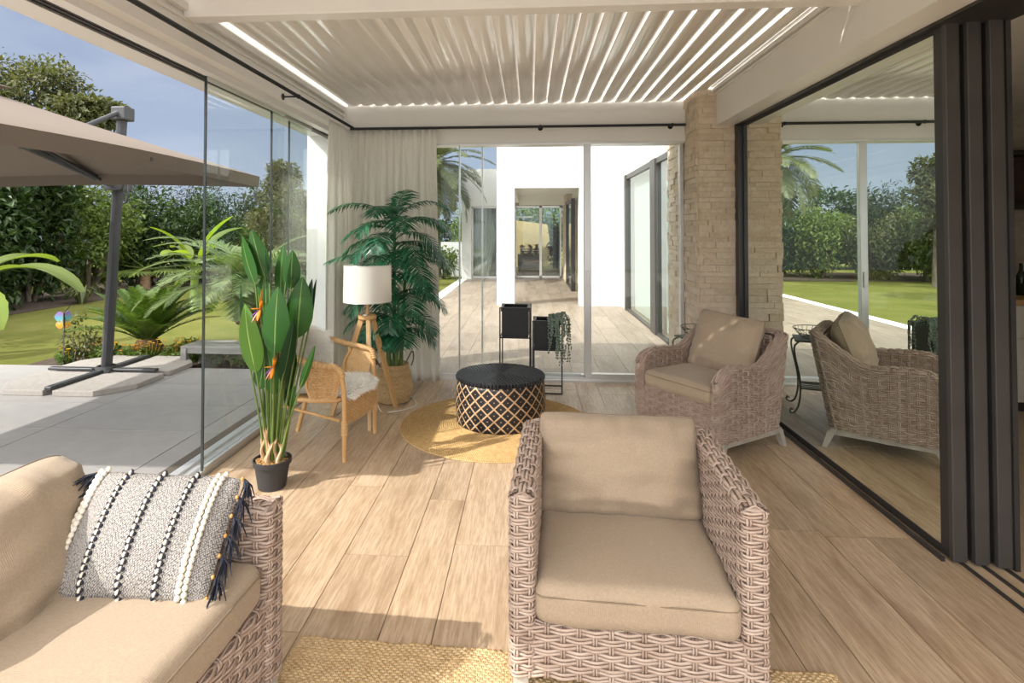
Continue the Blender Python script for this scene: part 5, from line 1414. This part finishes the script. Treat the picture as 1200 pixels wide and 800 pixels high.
for nm_, c_, rad_, lab_ in (('hedge', (-15.2, 9.5, 1.5), (1.1, 15, 2.3), 'tall dark boundary hedge behind the border on the left'), ('hedge', (-8.5, 24.2, 1.5), (7.5, 1.1, 2.3), 'dark boundary hedge closing the garden at the back')):
    m = MB(); leaf_cloud(m, (0, 0, c_[2]), rad_, 14000, .22, R_, .25, 160, .5, 0, .16); o = m.build('hedge', M['hedge1'], None, loc=(c_[0], c_[1], -.09)); tag(o, lab_, 'hedge')
struct('ground_border', boxes(((-12.5, 2, -.12), (-9.75, 18.3, -.075)), ((-12.5, 18.3, -.12), (-3.0, 22, -.074))), M['soil'])
# flower bed at the edge of the tiles
struct('ground_bed', boxes(((-5.9, 6.0, -.12), (-2.25, 7.2, -.075))), M['soil'])
r = random.Random(77); k = 0
fl_spots = []
for i in range(13):
    x = -5.45+.245*i+r.uniform(-.06, .06); y = 6.22+r.uniform(0, .30); fl_spots.append((x, y))
for i, (x, y) in enumerate(fl_spots):
    e = empty('marigold_plant', (x, y, -.075), 0, 'low bushy plant with bright blossoms in the bed along the tile terrace', 'flowers', 'flowering plants along the terrace')
    hh = r.uniform(.16, .26); m = MB(); leaf_cloud(m, (0, 0, hh*.55), (.17, .17, hh*.6), 420, .055, R_, .3, 10, .4); m.build('foliage', M['hedge2' if i % 3 else 'cycad'], e)
    m = MB()
    for j in range(9):
        a = r.uniform(0, 6.28); q = r.uniform(.02, .17); z = hh*r.uniform(.85, 1.2); c = np.array([q*math.cos(a), q*math.sin(a), z])
        V = [c+np.array([0, 0, .006])]; F = []
        for p_ in range(12): V.append(c+np.array([.024*math.cos(p_*PI/6), .024*math.sin(p_*PI/6), (.003 if p_ % 2 else .012)])*np.array([1 if p_ % 2 else .7, 1 if p_ % 2 else .7, 1]))
        for p_ in range(12): F.append([0, 1+p_, 1+(p_+1) % 12])
        m.add(V, [np.array(F)]); m.tube([c*np.array([.6, .6, .3]), c], .0022, 4)
    m.build('blossoms', M['orange' if i % 2 else 'yellow'], e)
sp_ = shrub((-5.30, 6.35, .34), (.26, .24, .28), 330, .05, 'hedge3', 'small twiggy bush beside the butterfly stake', None, .5, 'small_bush', 9, 6, 'shrub', .008)
# strappy plants at the foot of the border
for x, y in ((-9.75, 9.2), (-9.7, 11.6)):
    m = MB(); r = random.Random(int(y*10)); V = []; F = []
    for k in range(60):
        a = r.uniform(0, 6.28); L = r.uniform(.35, .6); d_ = np.array([math.cos(a), math.sin(a), 0]); s_ = np.array([-math.sin(a), math.cos(a), 0])*.015
        p0 = d_*.05; p1 = d_*L*.5+np.array([0, 0, L*.7]); p2 = d_*L+np.array([0, 0, L*.45]); V += [p0-s_, p0+s_, p1+s_, p1-s_, p2]; F.append(k*5)
    i = np.array(F); m.add(V, [np.stack([i, i+1, i+2, i+3], -1), np.stack([i+3, i+2, i+4], -1)])
    o = m.build('strappy_plant', M['palmdull'], None, loc=(x, y, -.09)); tag(o, 'pale strappy-leaved plant at the foot of the dark border', 'plant', 'strappy plants of the border')
# butterfly stake
bs = empty('butterfly_stake', (-5.38, 6.18, -.075), math.radians(52), 'colourful butterfly garden stake in front of the small bush', 'ornament')
MB().tube([(0, 0, 0), (0, 0, .62), (.07, 0, .72)], .005, 6).build('stake', M['black'], bs, True)
wm, wnt, wb_ = newmat('painted_wing', (.8, .3, .1), .4)
wv_ = coords(wnt); wn = nd(wnt, 'TexVoronoi'); wn.inputs['Scale'].default_value = 22; wnt.links.new(wv_, wn.inputs['Vector'])
sx_ = nd(wnt, 'SeparateXYZ'); wnt.links.new(wv_, sx_.inputs[0])
hr = ramp(wnt, mth(wnt, 'MULTIPLY', mth(wnt, 'SUBTRACT', sx_.outputs[2], .40), 3.3), [(0, (.75, .10, .03)), (.3, (.85, .45, .03)), (.5, (.1, .5, .55)), (.75, (.35, .15, .5)), (1, (.2, .5, .8))])
wnt.links.new(mixc(wnt, mth(wnt, 'LESS_THAN', wn.outputs['Distance'], .16), hr, (.9, .88, .8)), wb_.inputs['Base Color'])
for sg in (-1, 1):
    for nm, c, rx, rz_ in (('upper_wing', (.045, .58), .042, .06), ('lower_wing', (.04, .49), .036, .048)):
        n = 20; th = np.linspace(0, 2*PI, n, endpoint=False); m = MB()
        p = np.array([(sg*(c[0]+rx*math.cos(a)*(1+.15*math.cos(3*a))), c[1]+rz_*math.sin(a)) for a in th]); m.prism(p if sg > 0 else p[::-1], -.004, .0, 1)
        o = m.build(nm, wm, bs); o.rotation_euler.z = sg*.5
m = MB(); m.tube([(0, -.01, .42), (0, -.012, .52), (0, -.01, .62)], [.006, .010, .007], 7); m.build('body', M['black'], bs, True)
# weathered bench
be = empty('garden_bench', (-3.42, 6.32, -.175), 0, 'low weathered grey wooden bench beyond the tile terrace', 'bench')
m = MB()
for k in range(5): m.rbox((-.52, -.19+.078*k, .345), (.52, -.19+.078*k+.066, .37), .004)
m.build('seat_slats', M['bench'], be)
m = MB(); m.rbox((-.50, -.18, .285), (.50, -.155, .345), .003); m.rbox((-.50, .165, .285), (.50, .19, .345), .003); m.build('rail', M['bench'], be)
for sx in (-1, 1):
    for y in (-.17, .17):
        m = MB(); m.rbox((sx*.48-.033, y-.033, 0), (sx*.48+.033, y+.033, .345), .004); m.build('leg', M['bench'], be)

# ================================================================== THE VILLA BEYOND THE GLAZING
vi = empty('villa', (0, 17.6, 0), 0, 'white flat-roofed villa wing with a covered passage beyond the back glazing', 'building')
def vpart(name, mb, mat, parent=None, smooth=False):
    for i in range(len(mb.V)): mb.V[i] = mb.V[i]-np.array([0, 17.6, 0])
    return mb.build(name, M[mat] if isinstance(mat, str) else mat, parent or vi, smooth)
m = MB()
m.box((-.67, 11.4, -.02), (-.31, 11.75, 2.36)); m.box((.99, 11.4, -.02), (1.83, 11.75, 2.36)); m.box((-.67, 11.4, 2.36), (1.83, 11.75, 5.2))
m.box((-.67, 11.75, 2.75), (-.35, 17.6, 5.2)); m.box((1.83, 11.4, 2.75), (6.5, 17.6, 5.2))
m.box((-.67, 11.75, 2.36), (-.63, 17.6, 2.75))
vpart('front_wall', m, 'whitewall')
m = MB(); m.box((-.63, 11.75, 2.55), (1.83, 17.6, 2.75)); m.box((-.63, 11.75, 2.36), (-.33, 17.5, 2.55)); m.box((1.2, 11.75, 2.36), (1.83, 17.5, 2.55)); m.box((-.33, 17.1, 2.28), (1.2, 17.6, 2.55))
vpart('passage_ceiling', m, 'white')
m = MB(); m.box((-2.14, 17.6, -.02), (-1.83, 18.0, 3.43)); m.box((-1.83, 17.6, 2.25), (-.5, 18.0, 3.43)); m.box((-1.02, 17.6, -.02), (-.49, 18.0, 2.25)); m.box((-2.14, 18.0, 3.2), (-.5, 22.0, 3.43)); m.box((-2.14, 18.0, -.02), (-2.0, 22.0, 3.2))
vpart('low_wing_wall', m, 'whitewall')
m = MB(); m.box((-1.83, 17.72, .02), (-1.79, 17.78, 2.25)); m.box((-1.06, 17.72, .02), (-1.02, 17.78, 2.25)); m.box((-1.83, 17.72, 2.2), (-1.02, 17.78, 2.25)); m.box((-1.83, 17.72, 0), (-1.02, 17.78, .06))
wf = vpart('window_frame', m, 'alu'); vpart('pane', boxes(((-1.79, 17.74, .06), (-1.06, 17.75, 2.2))), 'winglass', wf)
u = np.linspace(0, 1, 60); v = np.linspace(0, 1, 12); P = np.zeros((60, 12, 3))
for j, t in enumerate(v): P[:, j] = np.c_[-1.80+.36*u+(.36*u+.0)*(1-t*.5)*0+.38*u*(1-np.abs(t-.4))*.9, 18.05+.035*np.sin(u*48), np.full(60, 2.2-2.17*t)]
m = MB(); m.grid(P); vpart('window_curtain', m, 'curtain', None, True)
vpart('low_wing_room', boxes(((-2.0, 18.8, 0), (-.5, 18.9, 3.2)), ((-2.0, 18.0, -.02), (-.5, 18.9, .0))), noisy('grey_room', (.35, .36, .35), (.40, .41, .40), 3, .8, 0))
# passage end: white-framed sliding door
m = MB()
for x0, x1, z0, z1 in ((-.50, -.44, 0, 2.28), (.30, .38, 0, 2.28), (.94, 1.0, 0, 2.28), (-.5, 1.0, 2.22, 2.28), (-.5, 1.0, 0, .06)): m.box((x0, 17.98, z0), (x1, 18.06, z1))
df = vpart('door_frame', m, 'white'); vpart('pane', boxes(((-.44, 18.01, .06), (.30, 18.02, 2.22)), ((.38, 18.03, .06), (.94, 18.04, 2.22))), 'winglass', df)
m = MB(); stonework(m, 1.05, 1.7, 16.2, 18.0, 0, 2.55, ['-x', '-y'], 9, .09); m.box((1.06, 16.21, 0), (1.7, 17.99, 2.55)); vpart('stone_wall', m, 'stone')
m = MB(); m.box((1.02, 16.05, 0), (1.12, 16.2, 2.3)); m.box((1.02, 14.1, 0), (1.12, 14.2, 2.3)); m.box((1.03, 14.2, 2.22), (1.1, 16.05, 2.3)); m.box((1.03, 14.2, 0), (1.1, 16.05, .05))
sf = vpart('side_door_frame', m, 'dark'); vpart('pane', boxes(((1.06, 14.2, .05), (1.07, 16.05, 2.22))), 'winglass', sf); vpart('side_room', boxes(((1.5, 12.0, -.02), (1.6, 16.2, 2.5)),), 'stone')
# side wall of the house along the terrace: dark-framed windows with pale blinds
m = MB(); m.box((1.83, 6.35, 2.55), (6.5, 11.4, 5.2)); m.box((1.83, 10.9, -.02), (2.1, 11.4, 2.55)); m.box((1.83, 6.35, -.02), (2.1, 7.25, 2.55))
vpart('side_wall', m, 'whitewall')
for a, b_ in ((7.75, 8.35), (10.85, 11.0)):
    pass
m = MB(); m.box((1.80, 8.30, -.01), (1.90, 8.62, 2.55)); m.box((1.80, 7.25, -.01), (1.88, 7.33, 2.55)); m.box((1.80, 10.80, -.01), (1.90, 10.95, 2.55)); m.box((1.82, 7.3, 2.47), (1.88, 10.9, 2.55)); m.box((1.82, 7.3, -.01), (1.88, 10.9, .03))
wf = vpart('side_window_frame', m, 'brownframe'); vpart('pane', boxes(((1.85, 8.6, .03), (1.86, 10.8, 2.47)), ((1.85, 7.3, .03), (1.86, 8.3, 2.47))), 'winglass', wf)
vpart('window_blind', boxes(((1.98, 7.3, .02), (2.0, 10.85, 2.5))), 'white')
# far room and garden seen through the passage door
vpart('far_room', boxes(((-.6, 18.06, -.03), (1.8, 22.4, -.005)), ((-.6, 18.06, 2.4), (1.8, 22.4, 2.5)), ((1.55, 18.1, 0), (1.6, 22.4, 2.4))), 'plankout')
e = empty('tan_screen_wall', (.1, 23.6, 0), 0, 'tan rendered garden wall glimpsed through the passage door', 'wall')
m = MB(); m.prism([(-1.6, 0), (.65, 0), (.75, .9), (.62, 1.75), (-1.6, 2.05)], 0, .2, 1); m.build('panel', noisy('tan_render', (.62, .42, .20), (.72, .52, .28), 4, .85, .2, .004), e)
m = MB(); m.rbox((-1.65, -.06, 2.02), (.0, .26, 2.09), .01); m.build('coping', M['concrete'], e)
shrub((.5, 25.5, 1.6), (2.2, .9, 1.7), 2600, .2, 'hedge2', 'green foliage glimpsed above the tan wall through the passage door', 'shrubs by the villa')
shrub((1.05, 22.9, 1.1), (.35, .3, 1.1), 700, .16, 'hedge1', 'dark potted foliage right of the tan wall, through the passage door', 'shrubs by the villa')
# rattan lounge bench and pots in the far room
lb = empty('rattan_bench', (.02, 20.0, 0), 0, 'slatted honey lounge bench in the room at the end of the passage', 'bench')
m = MB()
for k in range(6): m.rbox((-.38, .25+.01*k, .42+.075*k), (.42, .28+.01*k, .47+.075*k), .006)
m.build('backrest', M['beech'], lb)
m = MB(); m.rbox((-.42, -.25, .36), (.46, .25, .42), .01); m.build('seat', M['beech'], lb)
for sx in (-.36, .40):
    for y in (-.2, .2):
        m = MB(); m.tube([(sx, y, 0), (sx, y, .36)], .025, 6); m.build('leg', M['black'], lb)
for k, (x, c) in enumerate(((-.28, 'red'), (.0, 'pink'), (.22, 'purple'))):
    e = empty('flower_pot', (x, 20.9, .62), 0, ['vase of red flowers', 'vase of pink flowers', 'vase of violet flowers'][k]+' on the low cabinet beyond the passage door', 'flowers', 'flower vases in the far room')
    MB().lathe([(0, 0), (.05, 0), (.07, .08), (.05, .16), (.045, .16)], n=14).build('vase', M['white'], e, True)
    m = MB(); leaf_cloud(m, (0, 0, .26), (.11, .11, .10), 90, .06, R_, .3, 6, .6); m.build('blossoms', M[c], e)
e = empty('low_cabinet', (.0, 20.95, 0), 0, 'low white cabinet under the flower vases beyond the passage door', 'cabinet')
m = MB(); m.rbox((-.45, -.18, .06), (.45, .18, .62), .008); m.build('body', M['white'], e)
m = MB(); m.rbox((-.43, -.15, 0), (.43, .15, .06), .004); m.build('plinth', M['dark'], e)
for sx in (-1, 1): m = MB(); m.rbox((sx*.225-.215, -.195, .08), (sx*.225+.215, -.18, .60), .004); m.build('door', M['white'], e)

# ================================================================== INSIDE THE HOUSE, BEHIND THE RIGHT-HAND DOORS
M['cream_lac'] = noisy('cream_lacquer', (.66, .62, .54), (.70, .66, .58), 4, .4, 0)
kc = empty('kitchen_cabinet', (4.75, 5.25, 0), 0, 'cream kitchen base cabinet with wooden worktop at the far right', 'cabinet')
m = MB(); m.rbox((-.75, -.28, .08), (.75, .28, .88), .004); m.build('body', M['cream_lac'], kc)
m = MB(); m.rbox((-.77, -.31, .88), (.77, .30, .93), .006); m.build('worktop', M['beech'], kc)
m = MB(); m.box((-.73, -.25, 0), (.73, .25, .08)); m.build('plinth', M['dark'], kc)
for i in range(3):
    for k in range(3):
        m = MB(); m.rbox((-.745+.5*i, -.297, .09+.265*k), (-.255+.5*i, -.28, .345+.265*k), .003); dr_ = m.build('drawer', M['cream_lac'], kc)
        m = MB(); m.tube([(-.57+.5*i, -.312, .30+.265*k), (-.43+.5*i, -.312, .30+.265*k)], .005, 6); m.build('handle', M['black'], dr_, True)
e = empty('wall_shelf', (4.72, 5.62, 1.70), 0, 'dark hanging shelf above the kitchen worktop at the far right', 'shelf')
m = MB(); m.rbox((-.7, -.13, 0), (.7, .12, .04), .004); m.box((-.7, -.13, .5), (.7, .12, .54)); m.build('board', M['dark'], e)
m = MB(); m.box((-.7, -.13, .04), (-.66, .12, .5)); m.box((.66, -.13, .04), (.7, .12, .5)); m.box((-.7, .1, .0), (.7, .12, .54)); m.build('back_panel', noisy('dark_walnut', (.05, .03, .02), (.08, .05, .035), 10, .5, 0), e)
for k in range(4):
    MB().lathe([(0, 0), (.036, 0), (.036, .17), (.013, .22), (.013, .28), (0, .28)], n=14).build('wine_bottle', newmat('dark_green_bottle', (.02, .03, .02), .15)[0], None, True, loc=(4.14+.095*k, 5.30+.06*(k % 2), .93))
for i, o in enumerate([o for o in bpy.data.objects if o.name.startswith('wine_bottle')]):
    tag(o, 'dark bottle standing on the wooden kitchen worktop at the far right', 'bottle', 'bottles on the kitchen worktop')
